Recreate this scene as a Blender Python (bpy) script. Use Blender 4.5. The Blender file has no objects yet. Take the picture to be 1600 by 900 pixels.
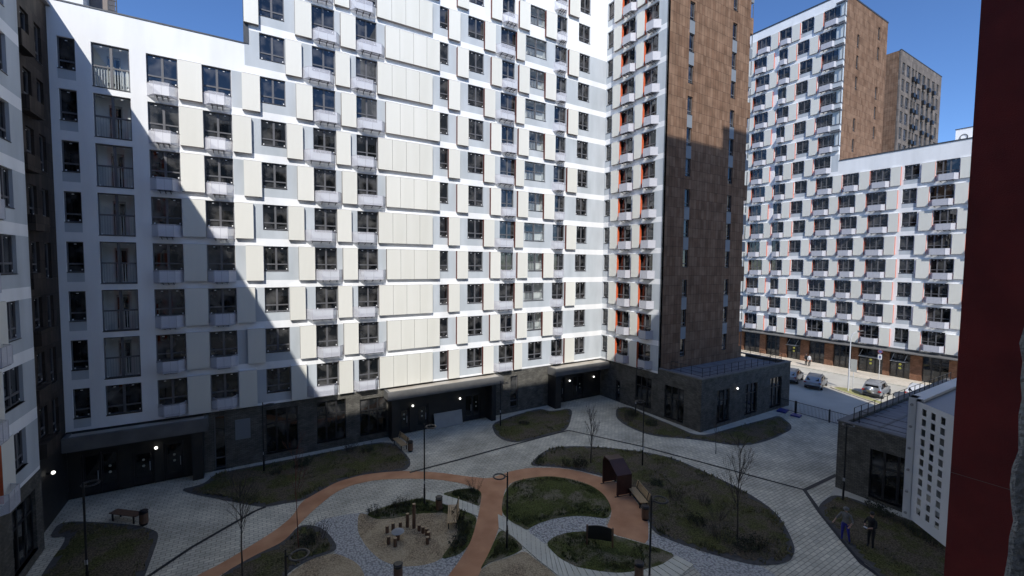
SUN=3.0; SKY=.12; EXPO=.6
import bpy, bmesh, math, random
from mathutils import Vector, Matrix
random.seed(7)
R = math.radians
sc = bpy.context.scene
col = sc.collection
G = -14.6            # ground level (camera's eye is the origin)
TREEKEY = None

# ------------------------------------------------------------------ materials
def newmat(name):
    m = bpy.data.materials.new(name); m.use_nodes = True
    nt = m.node_tree; b = nt.nodes['Principled BSDF']
    return m, nt, b
def N(nt, t, **kw):
    n = nt.nodes.new(t)
    for k, v in kw.items():
        if k.startswith('i_'): n.inputs[k[2:].replace('_', ' ')].default_value = v
        else: setattr(n, k, v)
    return n
def ramp(nt, fac, c0, c1, p0=0.3, p1=0.7):
    r = N(nt, 'ShaderNodeValToRGB')
    r.color_ramp.elements[0].position = p0; r.color_ramp.elements[1].position = p1
    r.color_ramp.elements[0].color = (*c0, 1); r.color_ramp.elements[1].color = (*c1, 1)
    nt.links.new(fac, r.inputs[0]); return r
def noisy(name, c0, c1, scale=3.0, rough=0.8, bump=0.0, bscale=40, detail=5, metallic=0.0, streak=None, p0=.3, p1=.7):
    m, nt, b = newmat(name)
    tc = N(nt, 'ShaderNodeTexCoord')
    mp = N(nt, 'ShaderNodeMapping')
    if streak: mp.inputs['Scale'].default_value = streak
    nt.links.new(tc.outputs['Object'], mp.inputs[0])
    n = N(nt, 'ShaderNodeTexNoise'); n.inputs['Scale'].default_value = scale; n.inputs['Detail'].default_value = detail
    nt.links.new(mp.outputs[0], n.inputs['Vector'])
    r = ramp(nt, n.outputs[0], c0, c1, p0, p1)
    nt.links.new(r.outputs[0], b.inputs['Base Color'])
    b.inputs['Roughness'].default_value = rough; b.inputs['Metallic'].default_value = metallic
    if bump:
        n2 = N(nt, 'ShaderNodeTexNoise'); n2.inputs['Scale'].default_value = bscale
        nt.links.new(tc.outputs['Object'], n2.inputs['Vector'])
        bp = N(nt, 'ShaderNodeBump'); bp.inputs['Strength'].default_value = bump; bp.inputs['Distance'].default_value = .02
        nt.links.new(n2.outputs[0], bp.inputs['Height']); nt.links.new(bp.outputs[0], b.inputs['Normal'])
    return m
def bricky(name, c1, c2, cm, bw, rh, mortar, rough=.85, wall=True, offset=.5, bump=.3, var=.35, vscale=.6, rot=0):
    m, nt, b = newmat(name)
    tc = N(nt, 'ShaderNodeTexCoord')
    sp = N(nt, 'ShaderNodeSeparateXYZ'); nt.links.new(tc.outputs['Object'], sp.inputs[0])
    cb = N(nt, 'ShaderNodeCombineXYZ')
    if wall:
        ad = N(nt, 'ShaderNodeMath', operation='ADD'); nt.links.new(sp.outputs[0], ad.inputs[0]); nt.links.new(sp.outputs[1], ad.inputs[1])
        nt.links.new(ad.outputs[0], cb.inputs[0]); nt.links.new(sp.outputs[2], cb.inputs[1])
    else:
        nt.links.new(sp.outputs[0], cb.inputs[0]); nt.links.new(sp.outputs[1], cb.inputs[1])
    mp = N(nt, 'ShaderNodeMapping'); mp.inputs['Rotation'].default_value[2] = rot
    nt.links.new(cb.outputs[0], mp.inputs[0])
    br = N(nt, 'ShaderNodeTexBrick'); br.offset = offset
    br.inputs['Scale'].default_value = 1; br.inputs['Brick Width'].default_value = bw; br.inputs['Row Height'].default_value = rh
    br.inputs['Mortar Size'].default_value = mortar; br.inputs['Color1'].default_value = (*c1, 1); br.inputs['Color2'].default_value = (*c2, 1)
    br.inputs['Mortar'].default_value = (*cm, 1)
    nt.links.new(mp.outputs[0], br.inputs['Vector'])
    n = N(nt, 'ShaderNodeTexNoise'); n.inputs['Scale'].default_value = vscale; n.inputs['Detail'].default_value = 6
    nt.links.new(tc.outputs['Object'], n.inputs['Vector'])
    r = ramp(nt, n.outputs[0], (1-var,)*3, (1+var*.6,)*3, .3, .7)
    mx = N(nt, 'ShaderNodeMixRGB', blend_type='MULTIPLY'); mx.inputs[0].default_value = 1
    nt.links.new(br.outputs[0], mx.inputs[1]); nt.links.new(r.outputs[0], mx.inputs[2])
    nt.links.new(mx.outputs[0], b.inputs['Base Color']); b.inputs['Roughness'].default_value = rough; b.inputs['IOR'].default_value = 1.2
    if bump:
        bp = N(nt, 'ShaderNodeBump'); bp.inputs['Strength'].default_value = bump; bp.inputs['Distance'].default_value = .01; bp.invert = True
        nt.links.new(br.outputs['Fac'], bp.inputs['Height']); nt.links.new(bp.outputs[0], b.inputs['Normal'])
    return m
def plain(name, c, rough=.6, metallic=0, spec=None, emit=None):
    m, nt, b = newmat(name)
    b.inputs['Base Color'].default_value = (*c, 1); b.inputs['Roughness'].default_value = rough; b.inputs['Metallic'].default_value = metallic
    if spec is not None: b.inputs['IOR'].default_value = spec
    if emit: b.inputs['Emission Color'].default_value = (*emit[0], 1); b.inputs['Emission Strength'].default_value = emit[1]
    return m
def glassmat(name, dark, lite, ior=1.75, rough=.015):
    m, nt, b = newmat(name)
    oi = N(nt, 'ShaderNodeObjectInfo'); tc = N(nt, 'ShaderNodeTexCoord')
    n = N(nt, 'ShaderNodeTexNoise'); n.inputs['Scale'].default_value = 1.1; n.inputs['Detail'].default_value = 2
    ad = N(nt, 'ShaderNodeVectorMath', operation='ADD')
    sc_ = N(nt, 'ShaderNodeVectorMath', operation='SCALE'); sc_.inputs['Scale'].default_value = 37.0
    cb = N(nt, 'ShaderNodeCombineXYZ')
    for i in range(3): nt.links.new(oi.outputs['Random'], cb.inputs[i])
    nt.links.new(cb.outputs[0], sc_.inputs[0]); nt.links.new(sc_.outputs[0], ad.inputs[0]); nt.links.new(tc.outputs['Object'], ad.inputs[1])
    nt.links.new(ad.outputs[0], n.inputs['Vector'])
    r = ramp(nt, n.outputs[0], dark, lite, .45, .72)
    nt.links.new(r.outputs[0], b.inputs['Base Color'])
    b.inputs['Roughness'].default_value = rough; b.inputs['IOR'].default_value = ior
    bp = N(nt, 'ShaderNodeBump'); bp.inputs['Strength'].default_value = .06; bp.inputs['Distance'].default_value = .02
    n2 = N(nt, 'ShaderNodeTexNoise'); n2.inputs['Scale'].default_value = .9; n2.inputs['Detail'].default_value = 0
    nt.links.new(ad.outputs[0], n2.inputs['Vector'])
    nt.links.new(n2.outputs[0], bp.inputs['Height']); nt.links.new(bp.outputs[0], b.inputs['Normal'])
    return m
def seethrough(name, keep, colr, rough=.1, metallic=0, glass=False):
    m, nt, b = newmat(name)
    b.inputs['Base Color'].default_value = (*colr, 1); b.inputs['Roughness'].default_value = rough; b.inputs['Metallic'].default_value = metallic
    tr = N(nt, 'ShaderNodeBsdfTransparent'); mx = N(nt, 'ShaderNodeMixShader')
    out = nt.nodes['Material Output']
    nt.links.new(tr.outputs[0], mx.inputs[1])
    if glass:
        gl = N(nt, 'ShaderNodeBsdfGlossy'); gl.inputs['Roughness'].default_value = .01
        lw = N(nt, 'ShaderNodeLayerWeight'); lw.inputs[0].default_value = .5
        pw = N(nt, 'ShaderNodeMath', operation='POWER'); pw.inputs[1].default_value = 4; nt.links.new(lw.outputs['Facing'], pw.inputs[0])
        fr = N(nt, 'ShaderNodeMath', operation='MULTIPLY_ADD'); fr.inputs[1].default_value = .8; fr.inputs[2].default_value = .07; nt.links.new(pw.outputs[0], fr.inputs[0])
        tr.inputs[0].default_value = (.86, .89, .89, 1)
        nt.links.new(fr.outputs[0], mx.inputs[0]); nt.links.new(gl.outputs[0], mx.inputs[2])
    else:
        mx.inputs[0].default_value = keep; nt.links.new(b.outputs[0], mx.inputs[2])
    nt.links.new(mx.outputs[0], out.inputs[0]); return m
def perforated(name, colr, cell=.05, hole=.5, rough=.45):
    # sheet metal with a regular grid of small square holes, in object space
    m, nt, b = newmat(name)
    b.inputs['Base Color'].default_value = (*colr, 1); b.inputs['Roughness'].default_value = rough
    tr = N(nt, 'ShaderNodeBsdfTransparent'); mx = N(nt, 'ShaderNodeMixShader')
    tc = N(nt, 'ShaderNodeTexCoord'); sp = N(nt, 'ShaderNodeSeparateXYZ'); nt.links.new(tc.outputs['Object'], sp.inputs[0])
    ad = N(nt, 'ShaderNodeMath', operation='MULTIPLY_ADD'); ad.inputs[1].default_value = 2.3; nt.links.new(sp.outputs[1], ad.inputs[0]); nt.links.new(sp.outputs[0], ad.inputs[2])
    def cellmask(s):
        a = N(nt, 'ShaderNodeMath', operation='MULTIPLY'); a.inputs[1].default_value = 1/cell; nt.links.new(s, a.inputs[0])
        f = N(nt, 'ShaderNodeMath', operation='FRACT'); nt.links.new(a.outputs[0], f.inputs[0])
        g = N(nt, 'ShaderNodeMath', operation='LESS_THAN'); g.inputs[1].default_value = hole; nt.links.new(f.outputs[0], g.inputs[0]); return g
    u, v = cellmask(ad.outputs[0]), cellmask(sp.outputs[2])
    mu = N(nt, 'ShaderNodeMath', operation='MULTIPLY'); nt.links.new(u.outputs[0], mu.inputs[0]); nt.links.new(v.outputs[0], mu.inputs[1])
    nt.links.new(mu.outputs[0], mx.inputs[0]); nt.links.new(b.outputs[0], mx.inputs[1]); nt.links.new(tr.outputs[0], mx.inputs[2])
    nt.links.new(mx.outputs[0], nt.nodes['Material Output'].inputs[0]); return m

def varied(name, c0, c1, scale, rough):
    # sheet cladding whose tone differs a little from piece to piece, with faint vertical run marks
    m = noisy(name, c0, c1, scale, rough, .12, 3, streak=(2.5,2.5,.3), detail=7)
    nt = m.node_tree; b = nt.nodes['Principled BSDF']; src = b.inputs['Base Color'].links[0].from_socket
    oi = N(nt, 'ShaderNodeObjectInfo'); r = ramp(nt, oi.outputs['Random'], (.91,.91,.90), (1,1,1), 0, 1)
    mx = N(nt, 'ShaderNodeMixRGB', blend_type='MULTIPLY'); mx.inputs[0].default_value = 1
    nt.links.new(src, mx.inputs[1]); nt.links.new(r.outputs[0], mx.inputs[2]); nt.links.new(mx.outputs[0], b.inputs['Base Color']); return m
M_ = {}
M_['white'] = noisy('white_stucco', (.745,.75,.745), (.865,.87,.865), .8, .95, .2, 60, streak=(1,1,.22), detail=8, p0=.25, p1=.6)
M_['grey'] = noisy('grey_stucco', (.43,.465,.485), (.55,.585,.61), .8, .95, .2, 60, streak=(1,1,.25), detail=8)
M_['cream'] = varied('cream_panel', (.72,.705,.63), (.78,.765,.695), .5, .55)
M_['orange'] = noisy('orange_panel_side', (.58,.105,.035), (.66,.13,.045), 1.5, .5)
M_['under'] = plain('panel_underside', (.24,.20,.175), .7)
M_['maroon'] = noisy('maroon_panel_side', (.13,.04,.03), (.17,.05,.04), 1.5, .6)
M_['frame'] = plain('window_frame_grey', (.12,.12,.127), .45)
M_['darkframe'] = plain('dark_frame', (.02,.02,.022), .45)
M_['sticker'] = plain('white_sticker', (.85,.85,.85), .6)
M_['glass'] = glassmat('window_glass', (.004,.005,.006), (.085,.083,.08))
M_['clear'] = seethrough('clear_glass', 0, (1,1,1), glass=True)
M_['room'] = noisy('room_plaster', (.74,.74,.72), (.82,.82,.80), 1, .9)
M_['rail'] = plain('rail_metal', (.55,.56,.57), .5)
M_['basket'] = perforated('basket_metal', (.66,.66,.71), .045, .62)
M_['basket_solid'] = noisy('basket_sheet', (.45,.45,.485), (.50,.50,.535), 6, .5)
M_['basket_near'] = noisy('white_sheet_metal', (.72,.73,.73), (.80,.81,.81), 7, .4)
M_['bracket'] = plain('bracket_dark', (.03,.03,.033), .5)
M_['coping'] = noisy('coping_metal', (.05,.055,.06), (.08,.085,.09), 2, .4, metallic=.3)
M_['brick'] = bricky('dark_brick', (.11,.103,.088), (.175,.165,.142), (.07,.07,.066), .25, .085, .012, .8, True, .5, .4, .35, 1.5)
M_['tile'] = bricky('brown_tile', (.175,.103,.066), (.245,.155,.103), (.06,.042,.032), .42, .95, .014, .9, True, .0, .3, .3, .9)
M_['tilegrey'] = plain('spandrel_grey', (.20,.22,.24), .6)
M_['tile_far'] = bricky('brown_tile_far', (.15,.128,.112), (.21,.18,.158), (.09,.08,.07), .6, 1.2, .02, .7, True, .5, .0, .3, .5)
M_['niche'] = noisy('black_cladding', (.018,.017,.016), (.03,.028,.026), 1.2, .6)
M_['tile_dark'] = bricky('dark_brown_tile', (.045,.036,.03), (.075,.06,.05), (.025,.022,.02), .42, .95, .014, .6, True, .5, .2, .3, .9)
M_['shopbrick'] = bricky('shop_brick', (.23,.105,.06), (.33,.17,.105), (.10,.07,.05), .25, .085, .012, .8, True, .5, .3, .3, 1.5)
M_['canopy'] = noisy('canopy_grey', (.11,.11,.105), (.16,.155,.15), 1.2, .8, .3, 90)
M_['canopytop'] = noisy('canopy_roofing', (.38,.33,.26), (.52,.49,.43), .7, .95, .3, 30, detail=8)
M_['roof'] = noisy('roof_membrane', (.14,.14,.15), (.23,.225,.23), .6, .9, .2, 10, detail=8, streak=(3,1,1))
M_['black'] = plain('black_paint', (.012,.012,.013), .4)
M_['lamp'] = plain('lit_lamp', (1,1,1), .5, emit=((1,.97,.9), 1.6))
M_['yellow'] = plain('yellow_dot', (.75,.72,.15), .5)
M_['paledot'] = plain('pale_dot', (.5,.5,.42), .5)
M_['paver'] = bricky('paving_blocks', (.58,.54,.42), (.72,.67,.53), (.34,.315,.25), .42, .21, .018, .85, False, .5, .4, .30, .5, rot=R(0))
M_['slab'] = noisy('path_slab', (.62,.59,.47), (.72,.69,.56), 1.6, .85, .2, 50)
M_['curb'] = noisy('concrete_strip', (.44,.42,.35), (.56,.54,.46), 1.5, .9, .3, 40)
M_['red'] = noisy('red_rubber', (.48,.225,.11), (.66,.35,.185), .9, .95, .4, 160, detail=10)
M_['asphalt'] = noisy('asphalt', (.44,.41,.35), (.53,.50,.43), .35, .95, .3, 120, detail=9)
M_['walk'] = bricky('sidewalk_blocks', (.62,.55,.44), (.70,.62,.51), (.5,.44,.36), .5, .25, .015, .9, False, .5, .2, .15, .4)
M_['land'] = noisy('far_ground', (.20,.19,.165), (.28,.265,.235), .05, .95)
M_['drain'] = plain('drain_grate', (.02,.02,.02), .6)
M_['wood'] = noisy('light_wood', (.42,.29,.15), (.60,.44,.25), 2.5, .6, .3, 30, streak=(1,9,9))
M_['wooddark'] = noisy('brown_wood', (.13,.075,.045), (.21,.12,.075), 3, .6, streak=(4,4,1))
M_['corten'] = noisy('dark_red_metal', (.045,.018,.015), (.075,.03,.024), 1.4, .5)
M_['redpanel'] = noisy('deep_red_panel', (.16,.014,.012), (.27,.026,.021), 5, .5, .25, 260, detail=9)
M_['concrete'] = noisy('rough_concrete', (.30,.30,.28), (.44,.44,.41), 14, .95, 1, 90, detail=10)
M_['board'] = noisy('grey_board', (.33,.33,.31), (.38,.38,.36), 2, .8)
M_['bark'] = noisy('tree_bark', (.045,.038,.032), (.09,.075,.06), 9, .9)
M_['barkred'] = noisy('red_bark', (.14,.04,.025), (.20,.07,.04), 9, .8)
M_['bluecloth'] = noisy('blue_cloth', (.02,.02,.19), (.035,.035,.27), 12, .9)
M_['darkcloth'] = noisy('dark_cloth', (.012,.012,.014), (.025,.025,.028), 12, .9)
M_['greycloth'] = noisy('grey_cloth', (.13,.13,.125), (.2,.2,.19), 12, .9)
M_['whitecloth'] = noisy('white_cloth', (.5,.5,.5), (.62,.62,.62), 12, .9)
M_['skin'] = plain('skin', (.42,.25,.18), .6)
M_['tyre'] = plain('tyre_rubber', (.015,.015,.016), .8)
M_['rim'] = plain('alloy_rim', (.35,.36,.37), .3, .8)
M_['silver'] = plain('silver_paint', (.42,.43,.44), .28, .6)
M_['whitepaint'] = plain('white_paint', (.62,.63,.64), .3, .1)
M_['carglass'] = plain('car_glass', (.008,.009,.01), .03, 0, 1.6)
M_['redlens'] = plain('red_lens', (.35,.01,.01), .2)
M_['lens'] = plain('clear_lens', (.6,.62,.65), .1)
M_['blueplastic'] = plain('blue_plastic', (.02,.035,.22), .4)
M_['signblue'] = plain('sign_blue', (.07,.09,.22), .5)
M_['signred'] = plain('sign_red', (.30,.09,.10), .5)

def soilmat(name, soil0, soil1, grass, amount):
    m, nt, b = newmat(name)
    tc = N(nt, 'ShaderNodeTexCoord')
    n1 = N(nt, 'ShaderNodeTexNoise'); n1.inputs['Scale'].default_value = .55; n1.inputs['Detail'].default_value = 9; n1.inputs['Roughness'].default_value = .65
    n2 = N(nt, 'ShaderNodeTexNoise'); n2.inputs['Scale'].default_value = 14; n2.inputs['Detail'].default_value = 8
    nt.links.new(tc.outputs['Object'], n1.inputs['Vector']); nt.links.new(tc.outputs['Object'], n2.inputs['Vector'])
    s = ramp(nt, n2.outputs[0], soil0, soil1, .35, .65)
    g = ramp(nt, n2.outputs[0], tuple(c*.45 for c in grass), tuple(c*1.5 for c in grass), .35, .65)
    k = ramp(nt, n1.outputs[0], (0,0,0), (1,1,1), 1-amount-.06, 1-amount+.06)
    mx = N(nt, 'ShaderNodeMixRGB'); nt.links.new(k.outputs[0], mx.inputs[0]); nt.links.new(s.outputs[0], mx.inputs[1]); nt.links.new(g.outputs[0], mx.inputs[2])
    nt.links.new(mx.outputs[0], b.inputs['Base Color']); b.inputs['Roughness'].default_value = 1
    b.inputs['IOR'].default_value = 1.2
    bp = N(nt, 'ShaderNodeBump'); bp.inputs['Strength'].default_value = .9; bp.inputs['Distance'].default_value = .06
    nt.links.new(n2.outputs[0], bp.inputs['Height']); nt.links.new(bp.outputs[0], b.inputs['Normal'])
    return m
M_['soil'] = soilmat('dark_soil', (.06,.05,.036), (.18,.145,.10), (.09,.09,.034), .49)
M_['soilgreen'] = soilmat('lawn_soil', (.14,.12,.08), (.27,.23,.16), (.085,.095,.03), .54)
M_['sand'] = soilmat('play_sand', (.42,.32,.19), (.60,.48,.31), (.38,.29,.18), .5)
def cobble(name):
    m, nt, b = newmat(name)
    tc = N(nt, 'ShaderNodeTexCoord'); v = N(nt, 'ShaderNodeTexVoronoi'); v.inputs['Scale'].default_value = 9
    nt.links.new(tc.outputs['Object'], v.inputs['Vector'])
    r = ramp(nt, v.outputs['Distance'], (.60,.56,.43), (.30,.28,.215), .35, .75)
    hs = N(nt, 'ShaderNodeMixRGB', blend_type='MULTIPLY'); hs.inputs[0].default_value = .3
    nt.links.new(r.outputs[0], hs.inputs[1]); nt.links.new(v.outputs['Color'], hs.inputs[2])
    bw = N(nt, 'ShaderNodeHueSaturation'); bw.inputs['Saturation'].default_value = .35; bw.inputs['Value'].default_value = .95
    nt.links.new(r.outputs[0], bw.inputs['Color']); nt.links.new(bw.outputs[0], b.inputs['Base Color'])
    b.inputs['Roughness'].default_value = .85
    bp = N(nt, 'ShaderNodeBump'); bp.invert = True; bp.inputs['Strength'].default_value = 1; bp.inputs['Distance'].default_value = .06
    nt.links.new(v.outputs['Distance'], bp.inputs['Height']); nt.links.new(bp.outputs[0], b.inputs['Normal'])
    return m
M_['cobble'] = cobble('cobble_stones')
M_['blade'] = noisy('grass_blade', (.07,.08,.028), (.22,.19,.09), 1.2, .9)
M_['lawnblade'] = noisy('lawn_blade', (.06,.075,.022), (.15,.145,.055), 1.2, .9)
M_['leaf'] = noisy('shrub_leaf', (.02,.03,.012), (.05,.06,.025), 3, .8)

# ------------------------------------------------------------------ mesh builder
class MB:
    def __init__(s): s.v=[]; s.f=[]; s.m=[]
    def face(s, pts, m=0):
        i=len(s.v); s.v += [tuple(p) for p in pts]; s.f.append(tuple(range(i,i+len(pts)))); s.m.append(m)
    def box(s, x0,x1,y0,y1,z0,z1,m=0,mb=None,msides=None):
        if x1<x0: x0,x1=x1,x0
        if y1<y0: y0,y1=y1,y0
        i=len(s.v)
        s.v += [(x0,y0,z0),(x1,y0,z0),(x1,y1,z0),(x0,y1,z0),(x0,y0,z1),(x1,y0,z1),(x1,y1,z1),(x0,y1,z1)]
        mb_ = m if mb is None else mb; ms = m if msides is None else msides
        for q,k in (((0,3,2,1),mb_),((4,5,6,7),mb_),((0,1,5,4),m),((2,3,7,6),m),((1,2,6,5),ms),((3,0,4,7),ms)):
            s.f.append(tuple(i+a for a in q)); s.m.append(k)
    def tube(s, p0, p1, r0, r1=None, n=6, m=0, caps=True):
        r1 = r0 if r1 is None else r1
        p0=Vector(p0); p1=Vector(p1); d=(p1-p0)
        if d.length<1e-6: return
        d.normalize(); a=d.orthogonal().normalized(); b=d.cross(a)
        i=len(s.v)
        for p,r in ((p0,r0),(p1,r1)):
            for k in range(n):
                t=2*math.pi*k/n; s.v.append(tuple(p+a*math.cos(t)*r+b*math.sin(t)*r))
        for k in range(n):
            s.f.append((i+k,i+(k+1)%n,i+n+(k+1)%n,i+n+k)); s.m.append(m)
        if caps:
            s.f.append(tuple(i+k for k in range(n))[::-1]); s.m.append(m)
            s.f.append(tuple(i+n+k for k in range(n))); s.m.append(m)
    def prism(s, pts, z0, z1, m=0, mside=None):
        n=len(pts); i=len(s.v); ms = m if mside is None else mside
        s.v += [(x,y,z0) for x,y in pts]+[(x,y,z1) for x,y in pts]
        s.f.append(tuple(range(i,i+n))[::-1]); s.m.append(m); s.f.append(tuple(range(i+n,i+2*n))); s.m.append(m)
        for k in range(n):
            s.f.append((i+k,i+(k+1)%n,i+n+(k+1)%n,i+n+k)); s.m.append(ms)
    def ball(s, c, r, m=0, n=8, sz=1):
        c=Vector(c); rings=n//2; i=len(s.v)
        for a in range(1,rings):
            ph=math.pi*a/rings
            for k in range(n):
                t=2*math.pi*k/n; s.v.append((c.x+r*math.sin(ph)*math.cos(t), c.y+r*math.sin(ph)*math.sin(t), c.z+r*sz*math.cos(ph)))
        top=len(s.v); s.v.append((c.x,c.y,c.z+r*sz)); s.v.append((c.x,c.y,c.z-r*sz))
        for a in range(rings-2):
            for k in range(n):
                s.f.append((i+a*n+k,i+(a+1)*n+k,i+(a+1)*n+(k+1)%n,i+a*n+(k+1)%n)); s.m.append(m)
        for k in range(n):
            s.f.append((top,i+k,i+(k+1)%n)); s.m.append(m)
            j=i+(rings-2)*n; s.f.append((top+1,j+(k+1)%n,j+k)); s.m.append(m)
    def ring(s, c, R_, r, m=0, n=24, k=8, axis='z', sz=1.0):
        i=len(s.v)
        for a in range(n):
            t=2*math.pi*a/n
            for b in range(k):
                u=2*math.pi*b/k; rr=R_+r*math.cos(u); h=r*sz*math.sin(u)
                p=(rr*math.cos(t),rr*math.sin(t),h) if axis=='z' else ((h,rr*math.cos(t),rr*math.sin(t)) if axis=='x' else (rr*math.cos(t),h,rr*math.sin(t)))
                s.v.append((c[0]+p[0],c[1]+p[1],c[2]+p[2]))
        for a in range(n):
            for b in range(k):
                s.f.append((i+a*k+b,i+((a+1)%n)*k+b,i+((a+1)%n)*k+(b+1)%k,i+a*k+(b+1)%k)); s.m.append(m)
    def mesh(s, name, mats, smooth=False):
        me=bpy.data.meshes.new(name); me.from_pydata(s.v,[],s.f)
        for k in mats: me.materials.append(M_[k])
        me.polygons.foreach_set('material_index', s.m)
        if smooth: me.polygons.foreach_set('use_smooth',[True]*len(s.f))
        me.update()
        bm=bmesh.new(); bm.from_mesh(me); bmesh.ops.recalc_face_normals(bm, faces=bm.faces); bm.to_mesh(me); bm.free()
        return me
    def obj(s, name, mats, parent=None, loc=(0,0,0), rz=0, smooth=False):
        return put(name, s.mesh(name, mats, smooth), parent, loc, rz)
def put(name, me, parent=None, loc=(0,0,0), rz=0):
    o=bpy.data.objects.new(name, me); col.objects.link(o)
    o.location=loc; o.rotation_euler=(0,0,rz)
    if parent: o.parent=parent
    return o
def thing(name, label, cat, loc=(0,0,0), rz=0, group=None):
    o=bpy.data.objects.new(name, None); col.objects.link(o); o.empty_display_size=.3
    o.location=loc; o.rotation_euler=(0,0,rz); o['label']=label; o['category']=cat
    if group: o['group']=group
    return o
def tag(o, label, cat, group=None):
    o['label']=label; o['category']=cat
    if group: o['group']=group
    return o
def struct(o): o['kind']='structure'; return o
def copy_tree(root, loc, rz=None, label=None, group=None):
    def cp(o, par):
        c=o.copy(); col.objects.link(c); c.parent=par
        for ch in list(o.children): cp(ch, c)
        return c
    r=cp(root, None); r.location=loc
    if rz is not None: r.rotation_euler=(0,0,rz)
    if label: r['label']=label
    if group: r['group']=group
    return r

# ------------------------------------------------------------------ camera, light
cam=bpy.data.cameras.new('camera'); co=bpy.data.objects.new('camera',cam); col.objects.link(co)
rt=Vector((0.8541851897,-0.5198871660,0.00921934065)); dn=Vector((-0.0201351645,-0.0507893473,-0.9985063932)); fw=Vector((0.5195789033,0.8527237400,-0.0538515219))
mw=Matrix((( rt.x,-dn.x,-fw.x,0),(rt.y,-dn.y,-fw.y,0),(rt.z,-dn.z,-fw.z,0),(0,0,0,1)))
co.matrix_world=mw; cam.sensor_width=36; cam.lens=678.25/1600*36; cam.clip_start=.05; cam.clip_end=3000
sc.camera=co
S=Vector((.519,1,-.97)).normalized()
sun=bpy.data.lights.new('sun','SUN'); so=bpy.data.objects.new('sun',sun); col.objects.link(so)
so.rotation_euler=S.to_track_quat('-Z','Y').to_euler(); sun.angle=R(.5); sun.energy=SUN; sun.color=(1,.97,.925); so.location=(0,0,60)
w=bpy.data.worlds.new('World'); sc.world=w; w.use_nodes=True; nt=w.node_tree
sky=nt.nodes.new('ShaderNodeTexSky'); sky.sky_type='NISHITA'; sky.sun_disc=False
el=math.asin(-S.z); sky.sun_elevation=el; sky.sun_rotation=math.atan2(-S.x,-S.y)%(2*math.pi)
sky.altitude=2500; sky.air_density=1.0; sky.dust_density=0.02; sky.ozone_density=5.5
hs=nt.nodes.new('ShaderNodeHueSaturation'); hs.inputs['Saturation'].default_value=1.08; hs.inputs['Hue'].default_value=.504; nt.links.new(sky.outputs[0],hs.inputs['Color']); nt.links.new(hs.outputs[0], nt.nodes['Background'].inputs[0]); nt.nodes['Background'].inputs[1].default_value=SKY
sc.view_settings.view_transform='Standard'; sc.view_settings.look='None'; sc.view_settings.gamma=1; sc.view_settings.use_curve_mapping=False
sc.view_settings.exposure=EXPO
# ------------------------------------------------------------------ facade kit
REG = {}
def project(p):
    x,y,z = p.dot(rt), p.dot(dn), p.dot(fw)
    if z < .1: return None
    return x/z*678.25+800, y/z*678.25+450, z
def inframe(p, mx=60):
    q = project(Vector(p)); return bool(q) and -mx < q[0] < 1600+mx and -mx < q[1] < 900+mx
class Fac:
    def __init__(s, root, ox, oy, rz): s.root=root; s.ox=ox; s.oy=oy; s.rz=rz; s.c=math.cos(rz); s.s=math.sin(rz)
    def w(s,u,d,z): return Vector((s.ox+u*s.c-d*s.s, s.oy+u*s.s+d*s.c, z))
    def place(s, name, me, u, d, z, area=1, parent=None, reg=True):
        p=s.w(u,d,z)
        o=put(name, me, s.root, p-s.root.location, s.rz)
        if reg:
            q=project(p); k=0
            if inframe(p): k=area/(q[2]**2)
            REG.setdefault((s.root.name,name),[]).append((k,o))
        return o
    def build(s, mb, name, mats, smooth=False):
        me=mb.mesh(name,mats,smooth); return put(name, me, s.root, s.w(0,0,0)-s.root.location, s.rz)
CM={}
def cached(key, fn):
    if key not in CM: CM[key]=fn()
    return CM[key]
def winframe(w,h,style):
    def f():
        b=MB(); fr=.06; d0,d1=.13,.21
        b.box(0,w,-.03,d0,-.035,0,1)                                   # outer sill
        b.box(0,fr,d0,d1,0,h); b.box(w-fr,w,d0,d1,0,h); b.box(fr,w-fr,d0,d1,0,fr); b.box(fr,w-fr,d0,d1,h-fr,h)
        t=.27*h; mids=[w/2]
        if style=='narrow': mids=[]
        if style=='wide': mids=[w*.30,w*.62]
        if style=='loggia': t=.49*h
        if style=='shop': mids=[w/3,2*w/3]; t=.66*h
        if style=='slit': mids=[]; t=.2*h
        for m in mids: b.box(m-.065,m+.065,d0-.01,d1,fr,h-fr)
        segs=[fr]+[x for m in mids for x in (m-.065,m+.065)]+[w-fr]
        for i in range(0,len(segs),2): b.box(segs[i],segs[i+1],d0,d1,t-.045,t+.045)
        if style in('std','wide','narrow','loggia'):
            for i in range(0,len(segs),2):
                cx=(segs[i]+segs[i+1])/2
                b.box(cx-.06,cx+.05,d0+.01,d0+.02,h-fr-.10,h-fr-.055,2)
            b.box(segs[0]+.05,segs[0]+.12,d0-.015,d0-.005,.05,.13,2); b.box(segs[-1]-.10,segs[-1]-.03,d0-.015,d0-.005,.10,.18,2)
        if style=='loggia':
            n=int(w/.13)
            for k in range(n): x=fr+.06+k*(w-2*fr)/n; b.box(x,x+.04,.225,.245,.06,t,3)
            b.box(fr,w-fr,.22,.25,t-.025,t+.025,3)
        return b.mesh('window_frame',['darkframe' if style=='shop' else 'frame','darkframe','sticker','rail'])
    return cached(('wf',round(w,2),round(h,2),style),f)
def pane(w,h,mat='glass'):
    def f():
        b=MB(); b.face([(.03,.18,.03),(w-.03,.18,.03),(w-.03,.18,h-.03),(.03,.18,h-.03)]); return b.mesh('pane',[mat])
    return cached(('pn',round(w,2),round(h,2),mat),f)
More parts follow.
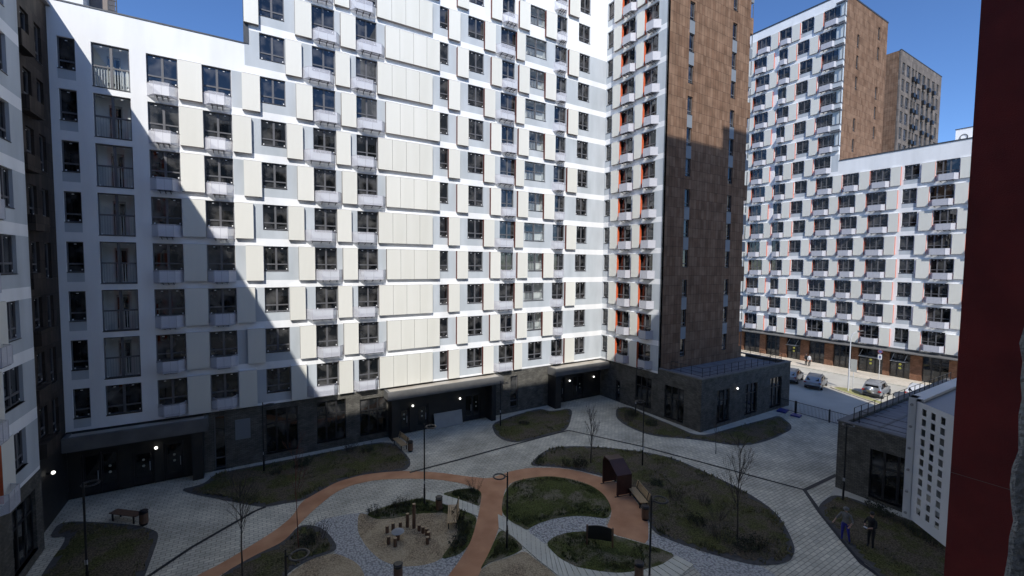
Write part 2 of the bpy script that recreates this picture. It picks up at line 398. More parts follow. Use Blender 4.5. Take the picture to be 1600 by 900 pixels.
def window(F,u0,u1,z0,z1,style='std',glass='glass'):
    w,h=u1-u0,z1-z0
    o=F.place('window', winframe(w,h,style), u0,0,z0, w*h)
    p=put('pane', pane(w,h,glass), o); p.rotation_euler=(random.uniform(-.003,.003),0,random.uniform(-.006,.006))
    return o
def panelmesh(w,h,leaves=1,d=.28,side='orange'):
    def f():
        b=MB(); g=.02
        if leaves==1: b.box(0,w,-d,0,0,h,0,2,1)
        else:
            lw=w/leaves
            for i in range(leaves):
                b.box(i*lw+(g/2 if i else 0),(i+1)*lw-(g/2 if i<leaves-1 else 0),-d,-.02,0,h,0,2,1 if i in(0,leaves-1) else 2)
        b.box(-.0,w,-d-.0,-.0,h+.015,h+.04,3)
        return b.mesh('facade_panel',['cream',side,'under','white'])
    return cached(('pl',round(w,2),round(h,2),leaves,d,side),f)
def basketmesh(w,c=.4,hh=.78,d=.62,solid=False):
    def f():
        b=MB(); c_=min(c,w*.25)
        P=[(0,-.0),(c_,-d),(w-c_,-d),(w,-.0)]
        for (a,e) in zip(P[:-1],P[1:]):
            b.face([(a[0],a[1],0),(e[0],e[1],0),(e[0],e[1],hh),(a[0],a[1],hh)],0)
            for z in (0,hh): b.tube((a[0],a[1],z),(e[0],e[1],z),.014,n=4,m=1)
        for p in P[1:3]: b.tube((p[0],p[1],0),(p[0],p[1],hh),.016,n=4,m=1)
        b.tube((w/2,-d,0),(w/2,-d,hh),.014,n=4,m=1)
        for i in range(1,9):                                     # bottom grate
            y=-d*i/9; x0=c_*(i/9); b.box(x0,w-x0,y-.008,y+.008,-.012,.012,1)
        k=3
        for i in range(k):                                       # bracket arms
            x=c_+.12+(w-2*c_-.24)*i/(k-1)
            b.tube((x,0,-.16),(x,-d*.95,-.03),.022,n=4,m=2); b.tube((x,0,.0),(x,-d*.95,-.03),.02,n=4,m=2)
        b.tube((c_,-d*.5,-.05),(w-c_,-d*.5,-.05),.022,n=4,m=2); b.tube((c_+.05,-d*.93,-.04),(w-c_-.05,-d*.93,-.04),.02,n=4,m=2)
        return b.mesh('air_unit_basket',['basket_solid' if solid else 'basket','basket_solid','bracket'])
    return cached(('bk',round(w,2),c,hh,d,solid),f)
def wall(F, name, u0,u1,zb,zt, openings, zones, mats, default=0, th=.3, extra=None):
    us=sorted({u0,u1}|{x for o in openings for x in (o[0],o[1]) if u0<x<u1}|{x for o in zones for x in (o[0],o[1]) if u0<x<u1})
    zs=sorted({zb,zt}|{x for o in openings for x in (o[2],o[3]) if zb<x<zt}|{x for o in zones for x in (o[2],o[3]) if zb<x<zt})
    b=MB()
    rows=[]
    for z0,z1 in zip(zs[:-1],zs[1:]):
        if z1-z0<1e-4: continue
        zc=(z0+z1)/2; runs=[]
        for a,c in zip(us[:-1],us[1:]):
            if c-a<1e-4: continue
            uc=(a+c)/2; m=default
            if any(o[0]<uc<o[1] and o[2]<zc<o[3] for o in openings): m=None
            else:
                for q in zones:
                    if q[0]<uc<q[1] and q[2]<zc<q[3]: m=q[4]
            if runs and runs[-1][2]==m and abs(runs[-1][1]-a)<1e-6: runs[-1][1]=c
            else: runs.append([a,c,m])
        runs=[tuple(r) for r in runs]
        if rows and rows[-1][2]==runs and abs(rows[-1][1]-z0)<1e-6: rows[-1][1]=z1
        else: rows.append([z0,z1,runs])
    for z0,z1,runs in rows:
        for a,c,m in runs:
            if m is not None: b.box(a,c,0,th,z0,z1,m)
    if extra: extra(b)
    return F.build(b,name,mats)
def mergeoverflow(limit=100):
    for (rn,name),lst in REG.items():
        if len(lst)<=limit: continue
        lst.sort(key=lambda t:-t[0]); rest=lst[limit:]
        root=rest[0][1].parent; b=MB(); mats=[]
        def addo(o,mat):
            idx=[]
            for mm in o.data.materials:
                if mm.name not in mats: mats.append(mm.name)
                idx.append(mats.index(mm.name))
            i=len(b.v); b.v += [tuple(mat@v.co) for v in o.data.vertices]
            for p in o.data.polygons: b.f.append(tuple(i+k for k in p.vertices)); b.m.append(idx[p.material_index])
        for _,o in rest:
            mt=Matrix.Translation(o.location)@Matrix.Rotation(o.rotation_euler[2],4,'Z')
            addo(o,mt)
            for ch in list(o.children): addo(ch,mt)
        me=bpy.data.meshes.new(name); me.from_pydata(b.v,[],b.f)
        for k in mats: me.materials.append(bpy.data.materials[k])
        me.polygons.foreach_set('material_index', b.m); me.update()
        for _,o in rest:
            for ch in list(o.children): bpy.data.objects.remove(ch)
            bpy.data.objects.remove(o)
        q=put(name, me, root); q['kind']='stuff'

# ------------------------------------------------------------------ buildings
PF=.9922                                             # panel faces stand .28 m proud of the wall
P0,Z0=2.98,-10.4
def zk(k,f): return Z0+(k+f)*P0
# --- facade of the courtyard's long side (plane y = 36)
wing=thing('apartment_wing','white eight storey wing with a stack of tall glazed balconies, left of the panelled tower','building',(-4.5,36,G))
tower=thing('apartment_tower','tall central tower with cream panels, white baskets and a brown tiled end wall','building',(20,36,G))
FW=Fac(wing,0,36,0); FT=Fac(tower,0,36,0); FB=Fac(tower,33.7,0,R(-90)); FN=Fac(tower,0,28,0)
EDGE=.12
opW=[];znW=[]; opT=[]; znT=[]
rooms=[]
def vis(k,u): return zk(k,0) < 16.9+max(u,0)*.36+3.5
def put_panel(F,u0,u1,k,leaves=1,pf=PF,z=None,f0=.05,f1=.885,p=None):
    za,zb=(zk(k,f0),zk(k,f1)) if z is None else z
    if k==0 and z is None: za=Z0+.02
    za*=pf; zb*=pf; u0*=pf; u1*=pf
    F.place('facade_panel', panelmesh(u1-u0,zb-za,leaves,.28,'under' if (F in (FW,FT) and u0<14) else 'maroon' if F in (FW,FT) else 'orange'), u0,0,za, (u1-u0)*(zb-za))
def put_basket(F,u0,u1,z,solid=False):
    F.place('air_unit_basket', basketmesh(u1-u0,solid=solid), u0,0,z, (u1-u0)*.8)
for k in range(0,8):
    odd=k%2
    a,b_=zk(k,.26),zk(k,.87)
    opW.append((-9.23,-8.45,a,b_)); znW.append((-9.23,-8.45,zk(k,.06),a,1)); window(FW,-9.23,-8.45,a,b_,'narrow')
    if k==0: opW.append((-7.75,-6.0,zk(0,.24),b_)); window(FW,-7.75,-6.0,zk(0,.24),b_,'std')
    else:
        opW.append((-7.75,-6.0,zk(k,.02),zk(k,.885))); window(FW,-7.75,-6.0,zk(k,.02),zk(k,.885),'loggia','clear'); rooms.append((FW,-7.75,-6.0,zk(k,.02),zk(k,.885)))
    for (u0,u1) in ((-5.2,-3.62),(-2.32,-.70)):
        opW.append((u0,u1,zk(k,.285),zk(k,.88))); window(FW,u0,u1,zk(k,.285),zk(k,.88)); put_basket(FW,u0,u1,zk(k,.03 if k else .06)*PF)
    put_panel(FW,-3.6,-2.34,k)
    znW.append((-.68,EDGE,zk(k,.06),zk(k,.88),1))
    if odd: put_panel(FT,-.08,1.0,k)
    else: put_panel(FW,-.67,.43,k)
for k in range(0,14):
    odd=k%2; t=.88; s=.285
    z0,z1=zk(k,s),zk(k,t)
    def W(u0,u1,style='std',za=z0,zb=z1,glass='glass'):
        if not vis(k,u0): return
        opT.append((u0,u1,za,zb)); window(FT,u0,u1,za,zb,style,glass)
    if vis(k,0): znT.append((EDGE,33.7,zk(k,.06),zk(k,.88),1))
    def Pn(u0,u1,l=1):
        if vis(k,u0): put_panel(FT,u0,u1,k,l)
    def B(u0,u1):
        if vis(k,u0): put_basket(FT,u0*PF,u1*PF,zk(k,.05)*PF)
    W(1.02,2.6); W(4.4,5.98); W(7.52,9.13); W(14.47,15.27,'narrow')
    if odd:
        if k>7: Pn(-.08+.2,1.0)
        Pn(3.3,4.4); Pn(6.43,7.53); Pn(9.84,14.47,4); Pn(16.14,17.22)
        W(17.2,18.73); Pn(19.55,20.62); W(20.66,22.03); Pn(22.55,23.73); Pn(25.65,26.93); W(26.96,28.26); W(29.75,31.3)
        B(4.42,6.45); B(7.53,9.83); B(20.66,22.5); B(26.96,28.3)
        if k>0: W(23.75,25.63,'loggia',zk(k,.285),z1,'clear'); rooms.append((FT,23.75,25.63,zk(k,.285),z1)) if vis(k,23.7) else 0
    else:
        Pn(2.65,3.7); Pn(6.03,7.08); Pn(9.19,13.82,4); Pn(15.32,16.4); W(17.15,18.78); Pn(18.84,19.95)
        W(20.51,22.2); Pn(22.27,23.2); W(26.76,28.27); Pn(28.55,29.85); W(29.9,31.3)
        B(3.72,5.98); B(7.1,9.13); B(19.98,22.2); B(26.76,28.28)
        if k==0: W(23.9,25.6)
        elif vis(k,23.3): W(23.27,25.72,'loggia',zk(k,.285),z1,'clear'); rooms.append((FT,23.27,25.72,zk(k,.285),z1))
def roombox(F,u0,u1,za,zb,name='balcony_room'):
    b=MB(); d=1.0; x0,x1,y0,y1,z0,z1=u0-.15,u1+.15,.305,d,za-.1,zb+.05
    b.face([(x0,y0,z0),(x1,y0,z0),(x1,y1,z0),(x0,y1,z0)]); b.face([(x0,y0,z1),(x1,y0,z1),(x1,y1,z1),(x0,y1,z1)])
    b.face([(x0,y1,z0),(x1,y1,z0),(x1,y1,z1),(x0,y1,z1)]); b.face([(x0,y0,z0),(x0,y1,z0),(x0,y1,z1),(x0,y0,z1)]); b.face([(x1,y0,z0),(x1,y1,z0),(x1,y1,z1),(x1,y0,z1)])
    w=u1-u0
    b.box(u0+w*.30,u0+w*.66,y1-.06,y1-.01,za+.02,za+(zb-za)*.86,1); b.box(u0+w*.33,u0+w*.46,y1-.07,y1-.065,za+.1,za+(zb-za)*.8,2); b.box(u0+w*.49,u0+w*.63,y1-.07,y1-.065,za+.1,za+(zb-za)*.8,2)
    F.build(b,name,['room','board','carglass'])
for r_ in rooms: roombox(*r_)
# ground floor openings
GB=G; GT=Z0-.03
opWg=[(-2.2,-1.55,-14.5,-10.75),(-6.6,-5.5,G,-12.3),(-9.0,-7.2,G,-11.9),(-5.0,-3.9,G,-12.0)]
opTg=[(.92,3.03,-14.1,-10.8),(4.35,6.5,-14.0,-10.8),(7.57,9.75,-14.05,-11.08),(21.87,22.72,-14.1,-10.98),
      (10.8,11.7,G,-12.35),(12.3,13.4,G,-12.3),(16.9,18.6,G,-12.0),(27.4,28.6,G,-11.9),(29.7,31.2,G,-11.9)]
wall(FW,'wall',-9.6,EDGE,Z0,15.05,opW,znW,['white','grey'])
wall(FT,'wall',EDGE,33.7,Z0,41.6,opT,znT,['white','grey'])
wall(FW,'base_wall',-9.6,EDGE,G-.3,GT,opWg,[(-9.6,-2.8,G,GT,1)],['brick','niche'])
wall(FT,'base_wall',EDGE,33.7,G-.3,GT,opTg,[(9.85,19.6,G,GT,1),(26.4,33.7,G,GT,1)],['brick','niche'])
for (a,c,z0,z1) in opWg[:1]: window(FW,a,c,z0,z1,'slit')
for (a,c,z0,z1) in opTg[:3]: window(FT,a,c,z0,z1,'shop')
window(FT,*opTg[3],'slit')
def door(F,u0,u1,z0,z1,dots='yellow',leaves=1,side=False):
    b=MB(); w=u1-u0; h=z1-z0; b.box(0,w,.12,.16,0,.08); b.box(0,.07,.1,.2,.08,h); b.box(w-.07,w,.1,.2,.08,h); b.box(.07,w-.07,.1,.2,h-.07,h)
    lw=(w-.14)/leaves
    for i in range(leaves):
        x=.07+i*lw; b.box(x+.01,x+lw-.01,.13,.18,.08,h-.07,0); b.box(x+.12,x+lw-.12,.122,.129,.5,h-.25,1)
    for zz in (1.25,1.65):
        x=w*.5 if leaves==1 else w*.5+lw*.5
        b.tube((x,.10,zz),(x,.118,zz),.075,n=10,m=2)
    b.tube((.07+lw-.15,.06,.9),(.07+lw-.15,.06,1.5),.018,n=5,m=3)
    F.place('door', b.mesh('door',['darkframe','carglass',dots,'rail']), u0,0,z0, 0, reg=False)
for a,c,z0,z1 in opWg[1:]: door(FW,a,c,z0,z1,'paledot',1 if c-a<1.5 else 2)
for a,c,z0,z1 in opTg[4:]: door(FT,a,c,z0,z1,'paledot',1 if c-a<1.5 else 2)
def wlamp(F,u,z,d=-.12):
    b=MB(); b.ball((0,-.0,0),.095,0,10); b.box(-.05,.05,.02,-d,-.05,.05,1)
    F.place('wall_lamp', b.mesh('wall_lamp',['lamp','black']), u,d,z,0,reg=False)
wlamp(FW,-5.35,-12.2,-.18); wlamp(FT,11.95,-12.25); wlamp(FT,16.4,-12.3); wlamp(FT,29.2,-12.35); wlamp(FT,32.6,-12.35)
b=MB(); b.box(-.98,-.05,-.03,0,-12.65,-11.2); 
for i in range(14): b.box(-.94,-.09,-.045,-.031,-12.6+i*.1,-12.56+i*.1)
FW.build(b,'vent_grille',['tilegrey'])
# body volumes, roof edges
def body(root,boxes,mats,name='structure_core'):
    b=MB()
    for x in boxes: b.box(*x[:6],x[6] if len(x)>6 else 0)
    me=b.mesh(name,mats); return put(name,me,root,-root.location)
body(wing,[(-9.55,EDGE-.02,38,50,G,15.0)],['white'])
body(tower,[(EDGE+.0,33.9,38,52,G,41.5),(34.02,47.35,28.32,52,-9.9,41.5)],['white'])
b=MB(); b.box(-9.6,EDGE-.01,-.04,.36,15.05,15.13,1); b.box(-9.6,EDGE-.01,.3,14,14.55,14.6,2)
b.box(-9.6,-8.0,0,3,15.13,18.2,0); FW.build(b,'roof_edge',['white','coping','roof'])
b=MB(); b.box(-8.0+.05,-7.15,1.2,3.2,14.6,17.9,0); b.box(-7.15,-7.1,1.2,1.25,14.6,17.9,1); b.box(-6.75,-6.7,1.2,1.25,14.6,17.9,1)
for i in range(10): b.box(-7.1,-6.75,1.2,1.24,14.8+i*.3,14.84+i*.3,1)
FW.build(b,'roof_hatch',['under','black'])
b=MB(); b.box(EDGE-.02,EDGE+.26,-.06,0,15.1,41.4); b.box(EDGE-.04,EDGE-.004,-.05,3,15.13,41.4,0); FT.build(b,'corner_flashing',['coping'])
# entrance canopies
def canopy(F,u0,u1,dep,zt,hf,pillars,name='entrance_canopy',ptop=True):
    b=MB(); d=-dep
    b.box(u0,u1,d,-.01,zt-hf,zt-.12,0); b.box(u0,u1,d,d+.22,zt-.12,zt,0); b.box(u0,u0+.22,d+.22,-.01,zt-.12,zt,0); b.box(u1-.22,u1,d+.22,-.01,zt-.12,zt,0)
    b.box(u0+.22,u1-.22,d+.22,-.01,zt-.12,zt-.05,1)
    for a,c in pillars: b.box(a,c,d+.1,-.01,G,zt-hf,2)
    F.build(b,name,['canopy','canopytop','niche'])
canopy(FW,-10.0+.45,-2.5,1.0,-10.5,.85,[(-3.4,-2.8)])
canopy(FT,9.5,20.35,1.25,-10.48,.68,[(9.85,10.4),(19.15,19.6)])
canopy(FT,26.3,33.68,1.45,-10.5,.75,[(26.4,27.1)])
# --- side facade (plane x = 33.7) u = -y
opB=[];znB=[]; PB=.9917
for k in range(0,14):
    z0,z1=zk(k,.30),zk(k,.88)
    znB.append((-36,-28,zk(k,.07),zk(k,.9),1))
    def WB(y1,y0,st='std',za=z0,zb=z1): opB.append((-y1,-y0,za,zb)); window(FB,-y1,-y0,za,zb,st)
    WB(35.9,35.06,'narrow'); WB(33.83,32.0); WB(30.77,29.05)
    for y1,y0 in ((35.0,33.86),(31.82,30.8)): put_panel(FB,-y1,-y0,k,1,PB,f0=.10 if k else .01)
    for y1,y0 in ((33.8,31.9),(30.7,29.0)): put_basket(FB,-y1*PB,-y0*PB,zk(k,.07)*PB,True)
wall(FB,'wall',-35.99,-28,Z0,41.6,opB,znB,['white','grey'])
opBg=[(-30.85,-28.78,-14.05,-11.13)]
opBg+= [(-33.6,-32.95,G,-12.3)]
wall(FB,'base_wall',-35.99,-28,G-.3,Z0-.03,opBg,[],['brick'])
window(FB,*opBg[0],'shop'); door(FB,-33.6,-32.95,G,-12.3,'paledot')
b=MB(); b.box(-28.001,-27.99,-.03,.0,Z0,41.6); b.box(-28.03,-27.975,-.03,-.001,Z0,41.6); FB.build(b,'corner_trim',['coping'])
# --- brown tiled end wall (plane y = 28)
opN=[]; znN=[]
for k in range(0,14):
    top=zk(k,.04)+0; bot=zk(k-1,.46)
    if bot<Z0: bot=Z0+.02
    for (a,c) in ((36.82,37.6),(43.78,44.58)):
        if k==0: continue
        opN.append((a,c,bot,top)); F_=FN
        o=window(FN,a,c,bot,top,'slit')
        if (k-1)%3!=0 and k<13: pass
        if k%3!=0: znN.append((a,c,top,zk(k,.46),1))
wall(FN,'tiled_wall',33.74,46.9,-10.35,41.6,opN,znN,['tile','tilegrey'])
b=MB()
for k in range(0,14):
    if k%3==0: b.box(46.9,47.45,0,1.6,zk(k,-.05),zk(k,.5),0)
    else: b.box(46.9,47.45,.0,1.6,zk(k,.05),zk(k,.42),1); 
    b.box(47.36,47.42,.02,.08,zk(k,.5),zk(k,1.0),2)
b.box(46.9,47.4,1.6,8,-9.9,41.6,3)
FN.build(b,'corner_balconies',['tile','tilegrey','frame','white'])
b=MB(); b.face([(46.95,.35,-9.5),(47.38,.35,-9.5),(47.38,.35,30),(46.95,.35,30)]); FN.build(b,'balcony_glazing',['clear'])

# --- annex at the foot of the brown wall
annex=thing('shop_annex','low dark brick shop annex with a railed roof, under the brown tiled wall','building',(41,26,G))
FA1=Fac(annex,33.7,0,R(-90)); FA2=Fac(annex,0,23.3,0)
AZ=-9.95
o1=[(-27.2,-25.05,-14.3,-11.25)]
wall(FA1,'side_wall',-27.99,-23.6,G-.3,AZ,o1,[],['brick']); window(FA1,*o1[0],'shop')
o2=[(36.0,37.9,-14.2,-11.22),(40.43,42.5,-14.2,-11.26),(44.82,47.0,-14.25,-11.24)]
wall(FA2,'front_wall',33.7,48.6,G-.3,AZ,o2,[],['brick'])
for o in o2: window(FA2,*o,'shop')
body(annex,[(34.05,48.55,23.65,27.95,G,-10.35),(48.3,48.6,23.6,28,G,AZ),(47.4,48.6,28.0,44,G,-10.3)],['brick'])
b=MB(); b.box(33.66,48.7,23.26,23.62,AZ,AZ+.09,0); b.box(33.66,34.04,23.62,27.98,AZ,AZ+.09,0); b.box(48.28,48.7,23.62,34,AZ,AZ+.09,0)
b.box(34.04,48.3,23.62,27.98,-10.35,-10.2,1); put('roof_edge',b.mesh('roof_edge',['canopy','roof']),annex,-annex.location)
def railing(parent,pts,z,h=.85,step=1.15,name='railing',foot=0):
    b=MB()
    for p,q in zip(pts[:-1],pts[1:]):
        L=math.dist(p,q); n=max(1,round(L/step))
        for i in range(n+1):
            t=i/n; x=p[0]+(q[0]-p[0])*t; y=p[1]+(q[1]-p[1])*t
            b.tube((x,y,z),(x,y,z+h),.025,n=5)
            if foot: b.tube((x,y,z+.03),(x+foot[0],y+foot[1],z+.03),.02,n=4)
        for hh in (h,h*.5,.12): b.tube((*p,z+hh),(*q,z+hh),.02,n=4)
    put(name,b.mesh(name,['black']),parent,-parent.location)
railing(annex,[(34.9,27.5),(34.9,24.1),(48.3,24.1),(48.3,33)],-10.05)
b=MB(); b.ball((38.85,23.12,-11.35),.10,0,8); b.box(38.8,38.9,23.2,23.29,-11.4,-11.3,1); put('wall_lamp',b.mesh('wall_lamp',['lamp','black']),annex,-annex.location)

# --- second annex, by the courtyard's right corner
ann2=thing('brick_pavilion','low dark brick pavilion with a railing along its grey roof, behind the two workers','building',(43,6,G))
FP=Fac(ann2,33.15,0,R(-90))
o3=[(-11.02,-8.95,-14.35,-11.3),(-6.5,-4.4,-14.35,-11.3)]
wall(FP,'side_wall',-12.5,-.6,G-.3,-10.12,o3,[],['brick'])
for o in o3: window(FP,*o,'shop')
body(ann2,[(33.5,54.5,.6,12.2,G,-10.45),(33.15,54.5,12.5,12.8,G,-10.12)],['brick'])
b=MB(); b.box(33.1,54.6,12.42,12.86,-10.12,-10.04,0); b.box(33.1,33.5,.6,12.42,-10.12,-10.04,0); b.box(33.5,54.5,.6,12.42,-10.45,-10.3,1)
put('roof_edge',b.mesh('roof_edge',['canopy','roof']),ann2,-ann2.location)
b=MB()
for i in range(8): b.box(34.5,53,1.2+i*1.4,1.35+i*1.4,-10.3,-10.27)
put('roofing_strips',b.mesh('roofing_strips',['canopy']),ann2,-ann2.location)
railing(ann2,[(34.1,12.3),(53.5,12.3)],-10.1,.85,1.1,'railing',(0,-.5))
railing(ann2,[(33.8,11.9),(33.8,2)],-10.1,.8,2.2)

# --- left neighbour (plane x = -9.06 facing the courtyard)
left=thing('left_apartment_block','shaded white and grey apartment block cropped by the left edge','building',(-15,20,G))
FD=Fac(left,-9.06,0,R(90)); FD2=Fac(left,-9.6,0,R(90)); opD=[];znD=[]; PD=.9691
for k in range(0,8):
    znD.append((.3,30.3,zk(k,.06),zk(k,.87),1)); odd=k%2
    for base in (0,-5.2,-10.4,-15.6,-20.8,-26):
        a,c=(27.08 if odd else 27.74)+base,28.95+base
        if a<.6: continue
        opD.append((a,c,zk(k,.28),zk(k,.87))); window(FD,a,c,zk(k,.28),zk(k,.87))
        if base==0 or base>-27:
            p1=27.03 if odd else 27.72; p1+=base
            put_panel(FD,(p1-1.15)*1,p1*1,k,1,PD if base==0 else 1)
        u1=p1-1.2; u0=u1-1.75
        if u0>.6:
            opD.append((u0,u1,zk(k,.28),zk(k,.87))); window(FD,u0,u1,zk(k,.28),zk(k,.87)); put_basket(FD,u0,u1,zk(k,.05))
wall(FD,'wall',.5,30.3,Z0,15.05,opD,znD,['white','grey'])
opDg=[(27.15,29.6,-14.1,-11.1),(21.5,24.5,-14.1,-11.1),(15,18,-14.1,-11.1)]
wall(FD,'base_wall',.5,30.4,G-.3,Z0-.03,opDg,[],['brick'])
for o in opDg: window(FD,*o,'shop')
opR=[]
for k in range(0,8):
    for a,c in ((32.45,33.45),(34.15,35.05)):
        z1=zk(k,.82); z0=z1-1.65 if a<33 else z1-2.0
        opR.append((a,c,z0,z1)); window(FD2,a,c,z0,z1,'narrow')
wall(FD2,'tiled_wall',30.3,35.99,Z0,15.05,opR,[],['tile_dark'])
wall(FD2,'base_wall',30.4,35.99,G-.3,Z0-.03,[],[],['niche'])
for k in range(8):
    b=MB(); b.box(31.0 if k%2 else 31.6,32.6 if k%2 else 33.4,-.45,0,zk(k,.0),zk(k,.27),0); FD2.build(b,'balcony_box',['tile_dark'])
b=MB(); b.box(.5,30.36,-.05,.35,15.05,15.13,1); b.box(.5,36,.35,12,14.6,14.7,0); b.box(30.36,36,.5,.9,15.05,15.13,1); FD.build(b,'roof_edge',['roof','coping'])
body(left,[(-25,-9.42,.5,30.28,G,14.9),(-25,-9.95,30.3,38,G,14.9)],['white'])
wlamp(FD2,32.95,-11.65,-.25)

# --- the block the picture is taken from (behind the camera)
south=thing('south_apartment_block','nearest block at the right edge, deep red panel side and perforated white basket','building',(8,-8,G))
FS=Fac(south,0,.2,R(180))            # u = -x, d = -y
b=MB()
u=-22.4
opS=[(-1.39,.9,-1.2,1.5)]
for k in range(0,10):
    for i in range(8):
        a=-18+i*3.3
        if k==3 and -4.8<a<2: continue
        opS.append((a,a+1.7,zk(k,.28),zk(k,.87)))
wall(FS,'wall',-19.3,40,G,22.7,opS,[(-19.3,9.2,zk(k,.06),zk(k,.87),1) for k in range(10)],['white','grey'],th=.3)
for o in opS[1:]: window(FS,*o,'std')
wall(FS,'tower_wall',-39.9,-19.3,G,39.3,[],[],['white','grey'])
body(south,[(-40,19.3,-14,-4,G,22.65),(-40,-1.0,-4,-.12,G,22.65),(1.45,19.3,-4,-.12,G,22.65),(19.4,39.9,-14,-.12,G,39.25),(28.2,39.9,-13,.2,39.25,41.6),(-1.0,1.45,-4,-.12,1.9,22.65),(-1.0,1.45,-4,-.12,G,-2)],['white'])
# red sided panel and concrete reveal beside the camera's window
b=MB(); b.box(-3.3,-2.2,-.29,-.002,-3,3,0,0,1); FS.build(b,'red_side_panel',['cream','redpanel'])
b=MB(); b.tube((-2.197,-.29,-.748),(-2.197,-.02,-.748),.0008,n=4); FS.build(b,'panel_seam',['under'])
def rough_edge():
    b=MB(); n=70; z0,z1=-1.19,1.49; f=[]; bk=[]
    for i in range(n+1):
        z=z0+(z1-z0)*i/n; j=random.uniform(-.004,.004)+.003*math.sin(i*.9)
        f.append((-1.386,-.006+j,z)); bk.append((-1.386,.3,z))
    for i in range(n):
        b.face([f[i],bk[i],bk[i+1],f[i+1]]); g0=(f[i][0]-.006,f[i][1]-.008,f[i][2]); g1=(f[i+1][0]-.006,f[i+1][1]-.008,f[i+1][2]); b.face([f[i],f[i+1],g1,g0])
    FS.build(b,'window_reveal',['concrete'])
rough_edge()
# the near basket: perforated angled side with square holes, front strip with screws, mesh lid
def nearbasket():
    B0=Vector((2.205,.30,0)); zt,zb=-.575,-1.10
    A=Vector((2.21,.372)); C_=Vector((2.47,.665)); D=Vector((3.3,.665))
    b=MB(); d=(C_-A); L=d.length; d/=L; nrm=Vector((-d.y,d.x)); cols=3; rows=11; t=.003
    def P(s,z,o=0): return (A.x+d.x*s+nrm.x*o, A.y+d.y*s+nrm.y*o, z)
    # plate with real square holes
    s_edges=[0]; m0=.12*L; cw=(L-m0*1.1)/cols*.98
    hs=.0115; zs=[zb]; rh=(zt-zb-.05)/rows
    for side in (0,):
        xs=[0.0]
        for c in range(cols):
            cc=L-.045-c*.05
            xs+= [cc-hs,cc+hs]
        xs=sorted(xs+[L]); zz=[zb]
        for r in range(rows):
            zc=zb+.035+rh*(r+.5); zz+=[zc-.0145,zc+.0145]
        zz.append(zt); zz=sorted(zz)
        for i in range(len(xs)-1):
            for j in range(len(zz)-1):
                if i%2==1 and j%2==1: continue
                for o in (0,t): b.face([P(xs[i],zz[j],o),P(xs[i+1],zz[j],o),P(xs[i+1],zz[j+1],o),P(xs[i],zz[j+1],o)],0)
        for i in range(1,len(xs)-1,2):
            for j in range(1,len(zz)-1,2):
                a0,a1,z0_,z1_=xs[i],xs[i+1],zz[j],zz[j+1]
                for p,q in (((a0,z0_),(a1,z0_)),((a1,z0_),(a1,z1_)),((a1,z1_),(a0,z1_)),((a0,z1_),(a0,z0_))):
                    b.face([P(p[0],p[1],0),P(q[0],q[1],0),P(q[0],q[1],t),P(p[0],p[1],t)],0)
    FSr=put('air_unit_basket', b.mesh('air_unit_basket',['basket_near']), south, -south.location)
    f=MB(); 
    f.box(C_.x,C_.x+.012,C_.y-.012,C_.y+.012,zb-.005,zt+.01,0); f.box(C_.x,D.x,C_.y,C_.y+.004,zb,zt,0)
    f.box(C_.x-.001,C_.x+.05,C_.y+.004,C_.y+.03,zb-.004,zt+.012,0); f.box(C_.x,D.x,C_.y-.02,C_.y+.03,zt,zt+.012,0)
    for i in range(6):
        z=zb+.02+(zt-zb-.04)*i/5; f.ball((C_.x-.003,C_.y+.018,z),.007,1,6)
    put('basket_front', f.mesh('basket_front',['basket_near','rim']), FSr, (0,0,0))
    g=MB(); g.face([(A.x,A.y,zt-.002),(C_.x,C_.y,zt-.002),(D.x,C_.y,zt-.002),(D.x,A.y,zt-.002)]); put('basket_lid', g.mesh('basket_lid',['lid']), FSr, (0,0,0))
    h=MB(); h.box(2.55,3.2,.35,.62,zb+.02,zt-.1,0); h.ring((2.85,.63,(zb+zt)/2),.16,.012,1,20,5,'y'); put('air_unit', h.mesh('air_unit',['whitepaint','black']), FSr,(0,0,0))
M_['lid']=perforated('lid_mesh',(.30,.30,.32),.012,.55)
nearbasket()

# --- long white block across the street (plane x = 73.5)
PC,ZC=3.04,-10.6; KP=.9962
def zc(k,f): return ZC+(k+f)*PC
longb=thing('long_apartment_block','long white block across the street above a row of shops with brown brick pillars','building',(80,25,G))
FC=Fac(longb,73.5,0,R(-90)); opC=[]; znC=[]
ODD=[('P',17.24,16.35),('W',19.42,17.28),('P',20.79,19.5),('S',22.48,20.95),('P',23.89,22.83),('W',26.14,23.93),('P',27.4,26.2),('W',29.4,27.44),('P',30.62,29.5),('W',32.78,30.66),('P',34.04,32.85),('S',35.83,34.08),('P',37.2,36.03),('W',39.05,37.25),('P',40.38,39.22),('W',42.62,40.42),('P',43.75,42.7),('W',46,43.8),('W',15.9,13.8),('P',13.6,12.3),('W',12.2,10),('P',9.9,8.6)]
EVEN=[('P',17.57,16.42),('W',19.85,17.63),('P',21.07,19.95),('S',22.56,21.12),('P',24.2,23.07),('W',26.45,24.25),('P',27.7,26.5),('W',29.76,27.75),('P',30.97,29.82),('W',33.2,31.02),('P',34.55,33.38),('S',36.28,34.6),('P',37.64,36.42),('W',38.97,37.7),('P',40.9,39.8),('W',42.99,40.95),('P',44.1,43.05),('W',46,44.2),('W',16.3,14.1),('P',13.9,12.7),('W',12.6,10.4),('P',10.3,9.0)]
TALL=30.0
